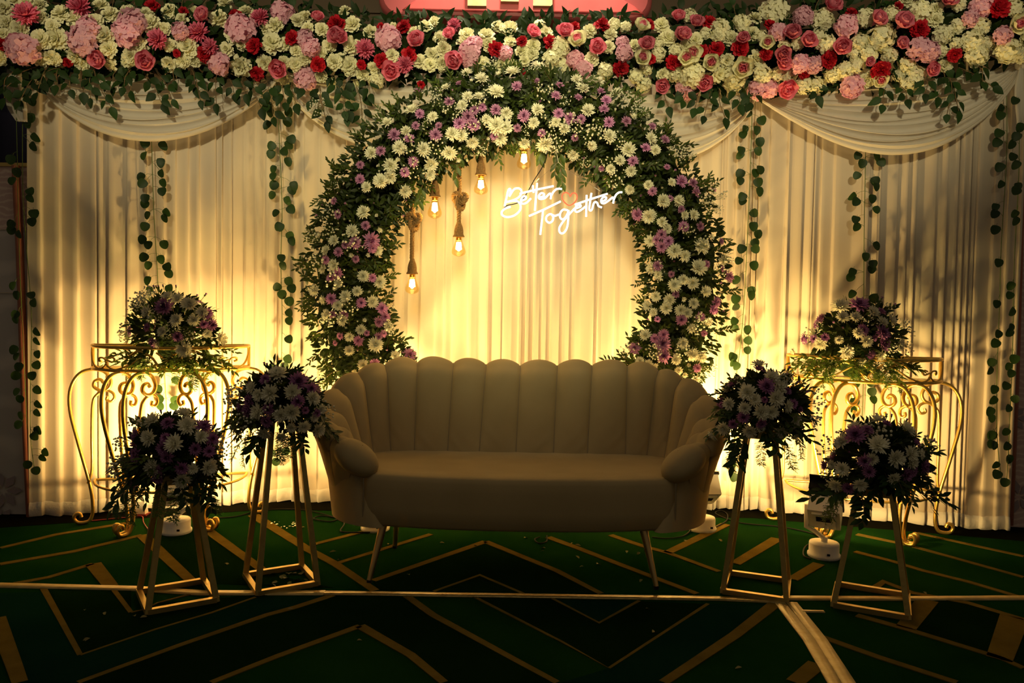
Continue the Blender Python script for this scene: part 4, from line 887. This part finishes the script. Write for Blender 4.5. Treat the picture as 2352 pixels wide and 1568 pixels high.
# ------------------------------------------------------------------ pyramid flower stands
STANDS = []
def stand(corners, ztop, shrink, label, w=.022):
    P = [fl(x, y) for x, y in corners]; c = sum(P, Vector()) / 4
    # square the footprint up
    e = ((P[1] - P[0]) + (P[2] - P[3])) / 2; g = ((P[3] - P[0]) + (P[2] - P[1])) / 2; s_ = (e.length + g.length) / 2
    ax = (e.normalized() + Vector((g.normalized().y, -g.normalized().x, 0))).normalized(); ay = Vector((-ax.y, ax.x, 0))
    B = [c + ax * (sx * s_ / 2) + ay * (sy * s_ / 2) for sx, sy in ((-1, -1), (1, -1), (1, 1), (-1, 1))]
    T = [c + (b - c) * shrink + Vector((0, 0, ztop)) for b in B]
    t_ = thing('flower_stand', (c.x, c.y, 0), label, 'flower stand', 'gold pyramid flower stands')
    def bar(A, D, nm):
        d = (D - A).normalized(); mb = MB(); n1 = ax if abs(d.dot(ax)) < .9 else ay
        n1 = (n1 - d * n1.dot(d)).normalized(); n2 = d.cross(n1); h = w / 2
        vs = [p + n1 * (i * h) + n2 * (j * h) for p in (A, D) for i, j in ((-1, -1), (1, -1), (1, 1), (-1, 1))]
        mb.add(vs, [(3, 2, 1, 0), (4, 5, 6, 7), (0, 1, 5, 4), (1, 2, 6, 5), (2, 3, 7, 6), (3, 0, 4, 7)])
        build(mb, nm, M_GOLD2, t_, loc=A, smooth=False)
    up = Vector((0, 0, w / 2))
    for i in range(4):
        bar(B[i] + up, B[(i + 1) % 4] + up, 'base_rail'); bar(B[i] + up * .2, T[i], 'leg'); bar(T[i], T[(i + 1) % 4], 'top_rail')
    mb = MB(); mb.box(c + Vector((0, 0, ztop + .016)), (s_ * shrink + w, s_ * shrink + w, .02), rot=Matrix((ax, ay, Vector((0, 0, 1)))).transposed()); build(mb, 'top_plate', M_GOLD2, t_, smooth=False)
    STANDS.append(c); return c
cA = stand([(345, 1408), (505, 1385), (458, 1340), (318, 1362)], .50, .42, 'short gold pyramid stand at the far left, nearest the marble panel')
cB = stand([(592, 1364), (737, 1345), (692, 1306), (558, 1326)], .735, .42, 'tall gold pyramid stand at the left end of the sofa')
cC = stand([(1652, 1361), (1804, 1382), (1818, 1337), (1677, 1323)], .69, .44, 'tall gold pyramid stand at the right end of the sofa')
cD = stand([(1907, 1397), (2072, 1419), (2088, 1369), (1937, 1349)], .48, .46, 'short gold pyramid stand at the far right, in front of a floodlight')

# ------------------------------------------------------------------ flower arrangements
def arrangement(center, rx, rz, whites, purps, label, Y, hang=.5, ferns=0, edge=(1.0, 1.0), gyp=8, buds=8, nsp=46, seed=1, base=None, sx=1.0):
    random.seed(seed); c = at(*center, Y); RX, RZ = rx * Y / F_PX, rz * Y / F_PX; bz = base if base is not None else c.z - RZ * .75
    t_ = thing('flower_arrangement', (c.x, c.y, bz), label, 'flower arrangement', 'white and purple flower arrangements')
    def surf(px, py, ex=0):
        p = at(px, py, Y); u, v = (p.x - c.x) / RX, (p.z - c.z) / RZ; dd = sqrt(max(0.0, 1 - min(1, u * u + v * v)))
        return at(px, py, Y - RX * .8 * dd - ex), Vector((u, -dd - .25, v))
    mb = MB(); mb.lathe([(RX * .22, bz - c.z), (RX * .30, bz - c.z + .04), (RX * .40, -RZ * .1), (RX * .38, RZ * .3), (RX * .2, RZ * .5)], 12, c); build(mb, 'floral_foam', M_MOSS, t_)
    for L, ms, lab in ((whites, WH, 'white chrysanthemum'), (purps, PU, 'purple chrysanthemum')):
        for x, y, d in L:
            p, n = surf(x, y, .035); s_ = d * p.y / F_PX * .57
            link('chrysanthemum', random.choice(ms), t_, p, facing(jit(n, .25)), s_, lab)
    for i in range(16):   # flowers on the far side
        a = R(0, pi); e = R(0, .9); n = Vector((cos(a) * cos(e), sin(a) * cos(e), sin(e)))
        link('chrysanthemum', random.choice(WH + PU), t_, c + Vector((n.x * RX * .85, n.y * RX * .6, n.z * RZ * .85)), facing(n), R(.030, .042))
    for i in range(nsp):
        a = R(0, 2 * pi); e = R(-.35, 1.2) if R(0, 1) < .6 else R(-.5, .2); n = Vector((cos(a) * cos(e), sin(a) * cos(e), sin(e)))
        p = c + Vector((n.x * RX * .58, n.y * RX * (.58 if n.y < 0 else .35), n.z * RZ * .58)); d = Vector((n.x, n.y, n.z - (hang * R(.2, 1) if e < .3 else 0))) + Vector((R(-.35, .35), R(-.35, .35), R(-.2, .2)))
        link('leaf_sprig', random.choice(SA + SB), t_, p, leafrot(d, (n.x * .3, n.y * .3 - .4, 1)), R(.075, .125) * sx * (1 if n.y < .4 else .7))
    if hang > .6 or hang == .5:   # loose trailing sprigs under the dome
        for i in range(7):
            a = R(pi * .8, 2.2 * pi); n = Vector((cos(a), sin(a), 0)); p = c + Vector((n.x * RX * .75, n.y * RX * .55, -RZ * R(.35, .6)))
            link('leaf_sprig', random.choice(SB), t_, p, leafrot(Vector((n.x * R(.5, 1.2), n.y * .7, -R(.1, .8))), Vector((n.x, n.y - .5, .8))), R(.10, .145))
    for i in range(gyp):
        a = R(pi, 2 * pi); e = R(-.2, 1.0); n = Vector((cos(a) * cos(e), sin(a) * cos(e), sin(e)))
        link('gypsophila_spray', random.choice(GY), t_, c + Vector((n.x * RX * .85, n.y * RX * .7, n.z * RZ * .85)), facing(jit(n, .2)), R(.05, .09))
    for i in range(buds):
        a = R(0, 2 * pi); e = R(0, 1.3); n = Vector((cos(a) * cos(e), sin(a) * cos(e) * .7, sin(e))); p0_ = c + Vector((n.x * RX * .6, n.y * RX * .6, n.z * RZ * .6)); p = c + Vector((n.x * RX * 1.12, n.y * RX, n.z * RZ * 1.15))
        mb = MB(); mb.tube([p0_, p], .0015, 4)
        st = build(mb, 'bud_stem', M_STEM, t_, loc=p0_); link('flower_bud', random.choice((BP, BW, BP)), st, p, facing(n), R(.012, .018))
    for i in range(ferns):
        a = R(pi * .95, 2.05 * pi); n = Vector((cos(a), sin(a), 0)); p = c + Vector((n.x * RX * .6, n.y * RX * .5, -RZ * R(.45, .7)))
        link('fern_frond', random.choice(FE), t_, p, leafrot(Vector((n.x * R(.3, 1), n.y, -R(.4, 1.3))), Vector((n.x, n.y, .8))), R(.11, .17))
    if hang < .4:   # wide skirt of leaves spreading over the table rim
        for i in range(34):
            a = R(pi * .95, 2.05 * pi); n = Vector((cos(a), sin(a), 0)); p = c + Vector((n.x * RX * R(.5, 1.0), n.y * RX * .55, -RZ * R(.45, .75)))
            link('leaf_sprig', random.choice(SA), t_, p, leafrot(Vector((n.x * R(.6, 1.3), n.y, -R(-.1, .5))), Vector((n.x, n.y - .6, .8))), R(.09, .14))
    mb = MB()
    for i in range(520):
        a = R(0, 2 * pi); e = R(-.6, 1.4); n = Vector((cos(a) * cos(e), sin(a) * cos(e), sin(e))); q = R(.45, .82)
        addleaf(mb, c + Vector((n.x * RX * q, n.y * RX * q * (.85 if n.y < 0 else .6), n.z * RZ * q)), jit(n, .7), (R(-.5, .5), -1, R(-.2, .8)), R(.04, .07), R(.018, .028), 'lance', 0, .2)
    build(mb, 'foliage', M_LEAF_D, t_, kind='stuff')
    return t_
Z4 = lambda L: [(x / 2.94, 500 + y / 2.94, d / 2.94) for x, y, d in L]
Z8 = lambda L: [(x / 2.94, 900 + y / 2.94, d / 2.94) for x, y, d in L]
Z7 = lambda L: [(1600 + x / 3.128, 560 + y / 3.128, d / 3.128) for x, y, d in L]
Z9 = lambda L: [(1600 + x / 2.477, 800 + y / 2.477, d / 2.477) for x, y, d in L]
arrangement((398, 1052), 112, 105, Z8([(1035,195,110),(1240,150,100),(1265,230,120),(1010,310,110),(1180,350,125),(1355,305,90),(845,465,100),(1030,510,110),(1300,515,75),(1405,505,110),(1230,590,110),(850,690,110)]),
  Z8([(1135,215,90),(920,290,90),(1120,310,70),(1105,380,90),(1130,440,90),(925,420,100),(1375,240,110),(1430,320,90),(1320,385,80),(1410,400,80),(1230,510,90),(1070,575,90),(925,630,85),(1085,520,60),(840,515,50)]),
  'domed white and purple arrangement on the short stand at the far left', cA.y, seed=1, base=.526, ferns=6)
arrangement((645, 938), 108, 92, Z4([(1830,1185,120),(1750,1195,90),(1880,1060,130),(1975,1180,110),(1745,1310,110),(1970,1310,120),(1895,1335,90),(1785,1450,100),(2145,1430,100),(1965,1415,70),(2050,1405,90),(1905,1475,70),(1700,1150,80),(2110,1220,100),(1590,1410,90),(2170,1290,60),(2120,1350,60)]),
  Z4([(2010,1110,130),(1795,1095,80),(2100,1155,80),(1690,1235,90),(1680,1300,100),(2010,1240,95),(1815,1290,80),(1805,1370,90),(1620,1280,60),(2135,1320,60),(2060,1300,50)]),
  'domed white and purple arrangement on the tall stand left of the sofa', cB.y, seed=2, base=.761, ferns=6, hang=.8)
arrangement((1752, 942), 110, 95, Z7([(445,870,90),(540,960,110),(365,1070,120),(590,1030,110),(570,1110,120),(420,1120,90),(345,1180,90),(465,1210,120),(535,1205,100),(650,1165,90),(235,1150,90),(195,1320,100),(385,1345,100),(600,1350,110),(705,1345,110),(710,1260,90),(120,1370,80),(460,1320,60)]),
  Z7([(500,1030,120),(445,905,80),(335,1240,90),(265,1290,70),(185,1155,50),(460,1285,80),(690,1150,70),(650,1060,60),(740,1190,50),(485,1120,50)]),
  'domed white and purple arrangement on the tall stand right of the sofa', cC.y, seed=3, base=.716, ferns=6, hang=.8)
arrangement((2020, 1072), 118, 105, Z9([(1030,410,80),(905,450,80),(1190,460,100),(1030,550,110),(1130,625,100),(1215,600,90),(830,685,80),(790,775,75),(930,770,80),(1220,650,80),(1120,735,70),(770,660,50),(995,630,70),(825,535,80),(1270,600,60)]),
  Z9([(905,495,110),(970,470,70),(955,640,80),(1290,670,80),(1190,715,80),(735,665,60),(865,790,70),(980,700,70),(1080,430,50),(1250,540,50),(1220,700,70)]),
  'domed white and purple arrangement on the short stand at the far right', cD.y, seed=4, base=.506, ferns=3, hang=.8)
cy_ = LW_L(0, -.13, 0).y
arrangement((402, 762), 105, 95, Z4([(1135,540,90),(1275,585,100),(1365,640,80),(1000,640,90),(1195,690,90),(1310,690,80),(1100,770,70),(1490,815,90),(870,810,70),(1250,890,110),(1060,850,60),(1400,780,60),(1200,550,80)]),
  Z4([(1110,605,120),(1395,650,80),(1425,720,80),(885,765,70),(1040,840,75),(1200,800,70),(1375,720,60),(1000,740,60)]),
  'low spreading arrangement with trailing fern on the left gold scroll table', cy_, seed=5, base=.887, ferns=16, hang=.25, gyp=18, sx=.95)
cy_ = LW_R(0, -.13, 0).y
arrangement((1968, 778), 112, 88, Z7([(1030,455,120),(1050,530,90),(1140,530,80),(1265,490,90),(1330,560,80),(1395,550,90),(1160,640,80),(1215,700,90),(895,715,90),(1075,775,100),(1455,720,90),(1190,840,70),(1025,690,60),(695,770,50),(1320,800,80)]),
  Z7([(1170,445,130),(1320,490,70),(1190,620,80),(1330,640,110),(1340,720,100),(785,680,80),(845,680,60),(925,670,60),(1245,795,70),(1275,675,50)]),
  'low spreading arrangement with trailing fern on the right gold scroll table', cy_, seed=6, base=.887, ferns=16, hang=.25, gyp=8, sx=.95)
random.seed(77)

# ------------------------------------------------------------------ channel-back sofa
SC_ = at(1192, 1050, 3.8); SX = SC_.x
sofa = thing('sofa', (SX, 3.75, 0), 'beige velvet sofa with scalloped channel back and splayed brass legs', 'sofa')
RIM = [(-.72, 3.40, .575), (-.85, 3.47, .64), (-.945, 3.62, .70), (-.965, 3.80, .765), (-.885, 3.985, .862), (-.70, 4.10, .925), (-.45, 4.145, .935), (0, 4.165, .925), (.45, 4.145, .935), (.70, 4.10, .925), (.885, 3.985, .862), (.965, 3.80, .765), (.945, 3.62, .70), (.85, 3.47, .64), (.72, 3.40, .575)]
INN = [(-.70, 3.43, .46), (-.735, 3.56, .46), (-.745, 3.68, .46), (-.735, 3.78, .46), (-.70, 3.87, .46), (-.58, 3.915, .46), (-.36, 3.925, .46), (0, 3.93, .46), (.36, 3.925, .46), (.58, 3.915, .46), (.70, 3.87, .46), (.735, 3.78, .46), (.745, 3.68, .46), (.735, 3.56, .46), (.70, 3.43, .46)]
OUTB = [(-.80, 3.46, .27), (-.83, 3.50, .27), (-.86, 3.58, .27), (-.87, 3.75, .27), (-.80, 3.92, .27), (-.62, 4.02, .27), (-.40, 4.06, .27), (0, 4.08, .27), (.40, 4.06, .27), (.62, 4.02, .27), (.80, 3.92, .27), (.87, 3.75, .27), (.86, 3.58, .27), (.83, 3.50, .27), (.80, 3.46, .27)]
def curve_eval(pts, n=40):
    P = smoothpts(pts, 12); acc = [0]
    for i in range(1, len(P)): acc.append(acc[-1] + (P[i] - P[i - 1]).length)
    def ev(s):
        s = max(0, min(1, s)) * (len(P) - 1); i = min(int(s), len(P) - 2); return P[i].lerp(P[i + 1], s - i)
    return ev
eR, eI, eO = curve_eval(RIM), curve_eval(INN), curve_eval(OUTB)
# seams: rim parameter s of every channel boundary, from the photograph's top seams
seam_px = [(0, None)]
def s_of_x(x):   # parameter where the rim reaches world x (back part)
    lo, hi = .25, .75
    for _ in range(40):
        mid_ = (lo + hi) / 2
        if eR(mid_).x < x: lo = mid_
        else: hi = mid_
    return lo
RPX = (887, 960, 1042, 1117, 1196, 1281, 1360, 1441, 1510)      # seams along the top of the back
IPX = (904, 955, 1031, 1104, 1189, 1276, 1354, 1442, 1488)      # the same seams where they meet the seat
def s_at(ev, x):
    lo, hi = .22, .78
    for _ in range(40):
        md = (lo + hi) / 2
        if ev(md).x < x: lo = md
        else: hi = md
    return lo
bR = [s_at(eR, (p - W_PX / 2) / F_PX * 4.15 - SX) for p in RPX]; bI = [s_at(eI, (p - W_PX / 2) / F_PX * 3.93 - SX) for p in IPX]
sideR = [0, .9 / 14, 1.75 / 14, 2.6 / 14, 3.45 / 14, 4.2 / 14]; sideI = [0, .7 / 14, 1.3 / 14, 1.9 / 14, 2.6 / 14, 3.5 / 14]
seams = list(zip(sideR, sideI)) + list(zip(bR, bI)) + [(1 - a, 1 - c) for a, c in zip(sideR[::-1], sideI[::-1])]
def section(s, si, bulge):
    r, i, o = eR(s), eI(si), eO(s); x0 = Vector((SX, 0, 0))
    q1, q0 = eR(min(1, s + .03)), eR(max(0, s - .03)); tg = Vector((q1.x - q0.x, q1.y - q0.y, 0)).normalized(); outd = Vector((-tg.y, tg.x, 0))
    t = .055; pts = []
    up = r - i
    inn = r - outd * t
    K = [i, i.lerp(inn, .25) + outd * .005, i.lerp(inn, .55) - outd * .004, i.lerp(inn, .85) - outd * .012, r - outd * .048 - Vector((0, 0, .022)), r - outd * .02 - Vector((0, 0, .002)), r + outd * .012 - Vector((0, 0, .006)), r + outd * .034 - Vector((0, 0, .040)), r.lerp(o, .35) + outd * .030, r.lerp(o, .7) + outd * .012, o]
    bw = [.15, .75, .95, 1, 1.0, 1.0, .9, .6, .15, 0, 0]
    N_ = [-outd, -outd, -outd + Vector((0, 0, .1)), -outd + Vector((0, 0, .35)), -outd + Vector((0, 0, .8)), Vector((0, 0, 1)), outd * .6 + Vector((0, 0, .8)), outd, outd, outd, outd]
    out = []
    for k_, w_, n_ in zip(K, bw, N_): out.append(k_ + n_.normalized() * (bulge * w_) + x0)
    return smoothpts(out, 7)
rows_outer = []
for ci in range(len(seams) - 1):
    (s0, i0_), (s1, i1_) = seams[ci], seams[ci + 1]; n = 18; rows = []
    wch = (eR(s1) - eR(s0)).length; bmax = min(.032, .17 * wch)
    for k in range(n + 1):
        f = k / n; b_ = bmax * (max(0, sin(pi * f)) ** .6) - .006 * (1 - sin(pi * f))
        rows.append(section(s0 + (s1 - s0) * f, i0_ + (i1_ - i0_) * f, b_))
    nc = len(rows[0]); cut = int(nc * .74)
    if 5 <= ci <= len(seams) - 7:   # pulled creases in the velvet beside the seams
        lft = ci < (len(seams) - 1) / 2; hv = .15 + .05 * sin(ci * 2.3)
        for k in range(n + 1):
            fl_ = k / n if lft else 1 - k / n
            for j in range(nc // 2):
                v = j / nc * 2.2; rg = max(0, sin(2 * pi * (v * 6.5 + fl_ * 1.9 + ci * .37))) ** 3
                rows[k][j].y -= .006 * rg * math.exp(-((v - hv) / .14) ** 2) * (1 - fl_) ** 1.2 * min(1, fl_ * 8)
    mb = MB(); mb.grid([r[:cut + 1] for r in rows])
    build(mb, 'back_channel', M_VELVET, sofa)
    rows_outer += [r[cut - 1:] for r in rows]
    if 0 < ci:
        sc = section(s0, i0_, -.004); mb = MB(); mb.tube(sc[1:cut - 2], .0032, 5); build(mb, 'seam_piping', M_VSEAM, sofa)
for s_ in (0, 1):   # rounded lobes that close the arms
    q = -1 if s_ == 0 else 1
    c0 = Vector((SX + q * .735, 3.415, .548)); ax = Vector((-q * .78, -.36, -.50)).normalized(); sd = ax.cross(Vector((0, 0, 1))).normalized(); up = sd.cross(ax)
    mb = MB(); mb.ball((0, 0, 0), 1, 24, 14); mb.v = [tuple(c0 + ax * (x * .118) + sd * (y * .085) + up * (z * .068)) for x, y, z in mb.v]; build(mb, 'arm_tip', M_VELVET, sofa, loc=c0)
mb = MB(); mb.grid(rows_outer); build(mb, 'outer_shell', M_VELVET, sofa)
# seat body: a closed plan outline lofted up with a soft top edge
def plan(front, grow=0.0):
    P = [(-.60, 3.335), (-.69, 3.372), (-.775, 3.47), (-.82, 3.61), (-.82, 3.76), (-.76, 3.90), (-.58, 3.99), (-.3, 4.03), (0, 4.04), (.3, 4.03), (.58, 3.99), (.76, 3.90), (.82, 3.76), (.82, 3.61), (.775, 3.47), (.69, 3.372), (.60, 3.335), (.35, 3.295), (0, 3.28), (-.35, 3.295)]
    return smoothpts([Vector((x, y, 0)) for x, y in P], 4, True)
PL = plan(0); cc = Vector((0, 3.68, 0)); mb = MB(); rows = []
for z, k in ((.262, .985), (.258, .93), (.258, .5)): pass
prof = [(.256, .86), (.258, .955), (.270, .985), (.34, 1.0), (.42, 1.0), (.462, .992), (.482, .972), (.490, .93), (.490, .8), (.484, .5), (.484, .1)]
for z, k in prof:
    rows.append([Vector((SX + cc.x + (p.x - cc.x) * (1 - (1 - k) * .75), cc.y + (p.y - cc.y) * k, z)) for p in PL])
mb.grid(rows, cv=True); mb.add(rows[0], [tuple(range(len(PL)))[::-1]]); mb.add(rows[-1], [tuple(range(len(PL)))])
build(mb, 'seat', M_VELVET, sofa)
for s_ in (-1, 1):   # padded side panel under each arm tip
    lo_ = [(.60, 3.342), (.70, 3.352), (.812, 3.436), (.876, 3.575), (.80, 3.66), (.62, 3.55)]; hi_ = [(.71, 3.44), (.76, 3.405), (.84, 3.465), (.915, 3.60), (.82, 3.68), (.74, 3.55)]
    A_ = smoothpts([Vector((SX + s_ * x, y, .2545)) for x, y in lo_], 4, True); B_ = smoothpts([Vector((SX + s_ * x, y, .515)) for x, y in hi_], 4, True)
    rws = [[a.lerp(c, f) for a, c in zip(A_, B_)] for f in (0, .05, .3, .6, .9, 1)]
    mb = MB(); mb.grid(rws if s_ > 0 else [r[::-1] for r in rws], cv=True); mb.add(rws[-1], [tuple(range(len(A_)))]); build(mb, 'arm_panel', M_VELVET, sofa)
for s_ in (-1, 1):
    mb = MB(); mb.tube([(SX + s_ * .690, 3.356, z) for z in (.265, .34, .42, .47)], .0035, 5); build(mb, 'seam_piping', M_VSEAM, sofa)
for tx, ty, bx, by in ((865, 1222, 848, 1338), (1482, 1225, 1507, 1352), (912, 1225, 907, 1258), (1470, 1225, 1485, 1266)):
    B = fl(bx, by); T = Vector((B.x + (.055 if bx < 1190 else -.055) * (1 if by > 1300 else .4), B.y + (.07 if by > 1300 else -.05), .27))
    mb = MB(); mb.tube([B + Vector((0, 0, .012)), T], [.011, .020], 10); lg = build(mb, 'leg', M_BRASS, sofa, loc=B)
    mb = MB(); mb.lathe([(.012, 0), (.0125, .010), (.011, .014)], 10, B); build(mb, 'foot_cap', M_BLACK, lg, loc=B)

# ------------------------------------------------------------------ floodlights on the floor
def floodlight(base_px, aim, label, power, side=1, visor=False):
    B = fl(*base_px); aim = Vector(aim); d = aim - (B + Vector((0, 0, .25))); yaw = atan2(d.x, d.y); el = atan2(d.z, sqrt(d.x ** 2 + d.y ** 2))
    t_ = thing('floodlight', (B.x, B.y, 0), label, 'floodlight', 'white floor floodlights')
    Rz = Matrix.Rotation(-yaw, 3, 'Z'); Rx = Rz @ Matrix.Rotation(el, 3, 'X')
    mb = MB(); mb.lathe([(.078, 0), (.080, .006), (.080, .016), (.073, .020), (.073, .066), (.070, .074), (.03, .076)], 24, B); build(mb, 'base', M_WHITEPL, t_)
    mb = MB(); mb.lathe([(.016, .074), (.016, .10)], 12, B); mb.tube([B + Rz @ Vector(v) for v in ((0, 0, .09), (side * .04, 0, .12), (side * .088, 0, .14), (side * .088, 0, .20), (side * .088, 0, .255))], .012, 8); build(mb, 'bracket', M_WHITEPL, t_)
    H = B + Vector((0, 0, .235)); mb = MB(); mb.box(H, (.15, .12, .14), rot=Rx); mb.box(H - Rx @ Vector((0, .066, 0)), (.11, .012, .11), rot=Rx); hd = build(mb, 'lamp_head', M_WHITEPL, t_, loc=H, smooth=False)
    mb = MB(); mb.box(H + Rx @ Vector((0, .064, 0)), (.162, .016, .152), rot=Rx); build(mb, 'bezel', M_BLACK, hd, loc=H, smooth=False)
    mb = MB(); mb.box(H + Rx @ Vector((0, .0725, 0)), (.112, .003, .112), rot=Rx); build(mb, 'lens', M_LED, hd, loc=H, smooth=False)
    mb = MB(); mb.box(H - Rx @ Vector((0, .073, -.02)), (.07, .003, .035), rot=Rx); build(mb, 'rating_label', M_BLACK, hd, loc=H, smooth=False)
    if visor:
        mb = MB(); mb.box(H + Rx @ Vector((0, .10, .085)), (.165, .075, .006), rot=Rx); mb.box(H + Rx @ Vector((0, .12, .10)), (.165, .006, .05), rot=Rx); build(mb, 'visor', M_BLACK, hd, loc=H, smooth=False)
    mb = MB(); mb.box(B + Rz @ Vector((.03, -.074, .03)), (.014, .004, .01), rot=Rz); build(mb, 'socket', M_BLACK, t_, smooth=False)
    lo = H + Rx @ Vector((0, .09, 0))
    l = lamp('floodlight_beam', 'AREA', lo, lo + Rx @ Vector((0, 1, 0)), power, WARM, .09)
    return H
floodlight((405, 1222), (-1.86, 4.62, .86), 'white floodlight under the left gold table, behind the short stand', 42)
floodlight((862, 1215), (-.70, 4.70, 1.2), 'white floodlight behind the left leg of the sofa', 36)
floodlight((1612, 1216), (1.05, 4.76, .95), 'white floodlight behind the right arm of the sofa', 44, -1)
floodlight((1892, 1277), (2.02, 4.62, 1.0), 'white floodlight under the right gold table, behind the short stand', 26, -1, True)

# ------------------------------------------------------------------ cables, tape, small floor things
def cable(px, m_, r, label, z=.006):
    P = smoothpts([fl(x, y, z) for x, y in px], 6); mb = MB(); mb.tube(P, r, 6); tag(build(mb, 'power_cable', m_, loc=P[0]), label, 'cable')
cable([(345, 1222), (330, 1200), (325, 1185), (290, 1188), (245, 1192), (170, 1200)], M_RED, .003, 'red cable on the floor below the left curtain hem')
cable([(480, 1190), (540, 1186), (600, 1172), (690, 1170), (760, 1185), (790, 1200), (782, 1218), (800, 1222), (850, 1222)], M_BLACK, .0038, 'black cable running along the carpet to the floodlight left of the sofa')
cable([(735, 1195), (720, 1190), (740, 1184), (775, 1190), (760, 1197), (735, 1195)], M_BLACK, .0038, 'coiled black cable on the carpet beside the sofa left end')
cable([(1240, 1232), (1228, 1238), (1238, 1247), (1255, 1243), (1256, 1230)], M_BLACK, .0038, 'small loop of black cable on the carpet under the sofa middle')
cable([(1498, 1233), (1530, 1236), (1565, 1232), (1582, 1222), (1590, 1212)], M_BLACK, .0038, 'black cable running to the floodlight right of the sofa')
cable([(1640, 1212), (1668, 1196), (1670, 1180), (1655, 1172), (1645, 1180), (1700, 1200), (1780, 1208), (1830, 1216), (1880, 1232), (1850, 1255), (1846, 1275), (1862, 1283)], M_BLACK, .0038, 'black cable running between the two right floodlights')
M_TAPE = mat('glossy_gold_floor_tape', (0.42, 0.30, 0.10), 0.22, 0.35, noise=(35, (0.30, 0.20, 0.06)), bump=(45, 0.6, 0.006))
M_TAPE2 = mat('pale_worn_floor_tape', (0.55, 0.42, 0.17), 0.35, 0.15, noise=(22, (0.42, 0.30, 0.10)), bump=(40, 0.5, 0.005))
def strip(px, w, m_, label, z=.0040, name='floor_tape'):
    P = [fl(x, y) for x, y in px]; Q = []
    for a, c in zip(P, P[1:]): Q += [a.lerp(c, i / 8) for i in range(8)]
    Q.append(P[-1]); rows = []
    for i, p in enumerate(Q):
        d = (Q[min(i + 1, len(Q) - 1)] - Q[max(i - 1, 0)]).normalized(); sd = Vector((-d.y, d.x, 0)); h = R(0, .0007)
        rows.append([p - sd * w * .5, p - sd * w * .5 + Vector((0, 0, z + h)), p + Vector((0, 0, z + h + .0004)), p + sd * w * .5 + Vector((0, 0, z + h)), p + sd * w * .5])
    mb = MB(); mb.grid(rows); o = build(mb, name, m_, loc=P[0]); tag(o, label, 'floor tape'); return o
strip([(-60, 1343), (310, 1352), (460, 1362), (745, 1362)], .05, M_TAPE2, 'matt gold tape strip on the carpet running under the two left stands')
strip([(740, 1362), (1200, 1369), (1650, 1375), (1800, 1382)], .042, M_TAPE, 'shiny gold tape strip on the carpet along the front of the sofa')
strip([(1800, 1374), (2100, 1375), (2420, 1373)], .045, M_TAPE2, 'faint gold tape strip on the carpet running behind the short right stand')
strip([(1792, 1386), (1858, 1470), (1920, 1575)], .046, M_TAPE2, 'pale tape strip slanting towards the front, left of its twin')
strip([(1818, 1384), (1886, 1470), (1953, 1575)], .046, M_TAPE2, 'pale tape strip slanting towards the front, right of its twin')
strip([(1842, 1404), (1893, 1405)], .02, M_TAPE2, 'short scrap of gold tape lying right of the slanting strips')
M_DRY = mat('dry_pale_petal', (0.24, 0.20, 0.08), 0.8, var=.4, spec=0.1)
pm = []
for i in range(3):
    mb = MB(); mb.grid(leafverts(1, .45 + .1 * i, 'lance', .1 + .15 * i, .25)); pm.append(mb.mesh('petal', [M_DRY]))
PET = [(195,1401),(207,1465),(310,1415),(515,1293),(322,1418),(1010,1246),(1088,1252),(775,1285),(772,1265),(1203,1235),(1253,1258),(1250,1264),(1316,1246),(1322,1276),(1440,1264),(1370,1295),(1570,1240),(1650,1238),(1475,1330),(1483,1397),(1498,1452),(1704,1532),(1320,1250),(1470,1268),(940,1320),(890,1250),(700,1210),(715,1238),(2120,1358),(820,1470),(240,1405),(660,1398),(1340,1300)]
for x, y in PET:
    p = fl(x, y, .005); o = link('fallen_petal', random.choice(pm), None, p, leafrot((R(-1, 1), R(-1, 1), 0), (R(-.3, .3), R(-.3, .3), 1)), R(.018, .034))
    zone = 'under the sofa' if 840 < x < 1510 and y < 1345 else 'left of the sofa behind the gold tape' if x <= 840 and y < 1350 else 'right of the sofa' if y < 1362 else 'in front of the gold tape at left' if x < 900 else 'in front of the gold tape at right'
    tag(o, 'small pale fallen petal on the dark carpet ' + zone, 'petal', 'fallen petals ' + zone)
for i in range(14):
    x, y = R(618, 715), R(1315, 1343); p = fl(x, y, .006)
    o = link('fallen_leaf', random.choice(LG), None, p, leafrot((R(-1, 1), R(-.6, .6), 0), (R(-.5, .5), R(-.5, .5), 1)), R(.03, .05))
    tag(o, 'dark cut leaf lying inside the base of the tall left stand', 'leaf', 'cut leaves inside the tall left stand base')
M_FOIL = mat('silver_glitter_scrap', (0.8, 0.75, 0.6), 0.15, 0.9)
for i in range(16):
    x, y = 650 + R(-28, 35), 1206 + R(-8, 8); p = fl(x, y, .004); mb = MB(); s_ = R(.004, .009); a = R(0, 6)
    mb.add([p + Vector((s_ * cos(a + k * pi / 2), s_ * sin(a + k * pi / 2), R(0, .004))) for k in range(4)], [(0, 1, 2, 3)])
    tag(build(mb, 'glitter_scrap', M_FOIL, loc=p, smooth=False), 'tiny shiny scrap on the carpet behind the tall left stand', 'scrap', 'shiny scraps behind the tall left stand')
# small clear plug-in adapter by the left hem
p = fl(326, 1182); ad = thing('plug_adapter', p, 'small white plug adapter with red base beside the left floodlight', 'adapter')
mb = MB(); mb.box(p + Vector((0, 0, .045)), (.055, .04, .07), taper=.8); build(mb, 'body', M_WHITEPL, ad, smooth=False)
mb = MB(); mb.box(p + Vector((0, 0, .005)), (.075, .06, .010)); build(mb, 'base', M_RED, ad, smooth=False)
mb = MB(); mb.tube([p + Vector((-.015, 0, .078)), p + Vector((-.012, 0, .105)), p + Vector((.012, 0, .105)), p + Vector((.015, 0, .078))], .005, 6); build(mb, 'handle', M_WHITEPL, ad)
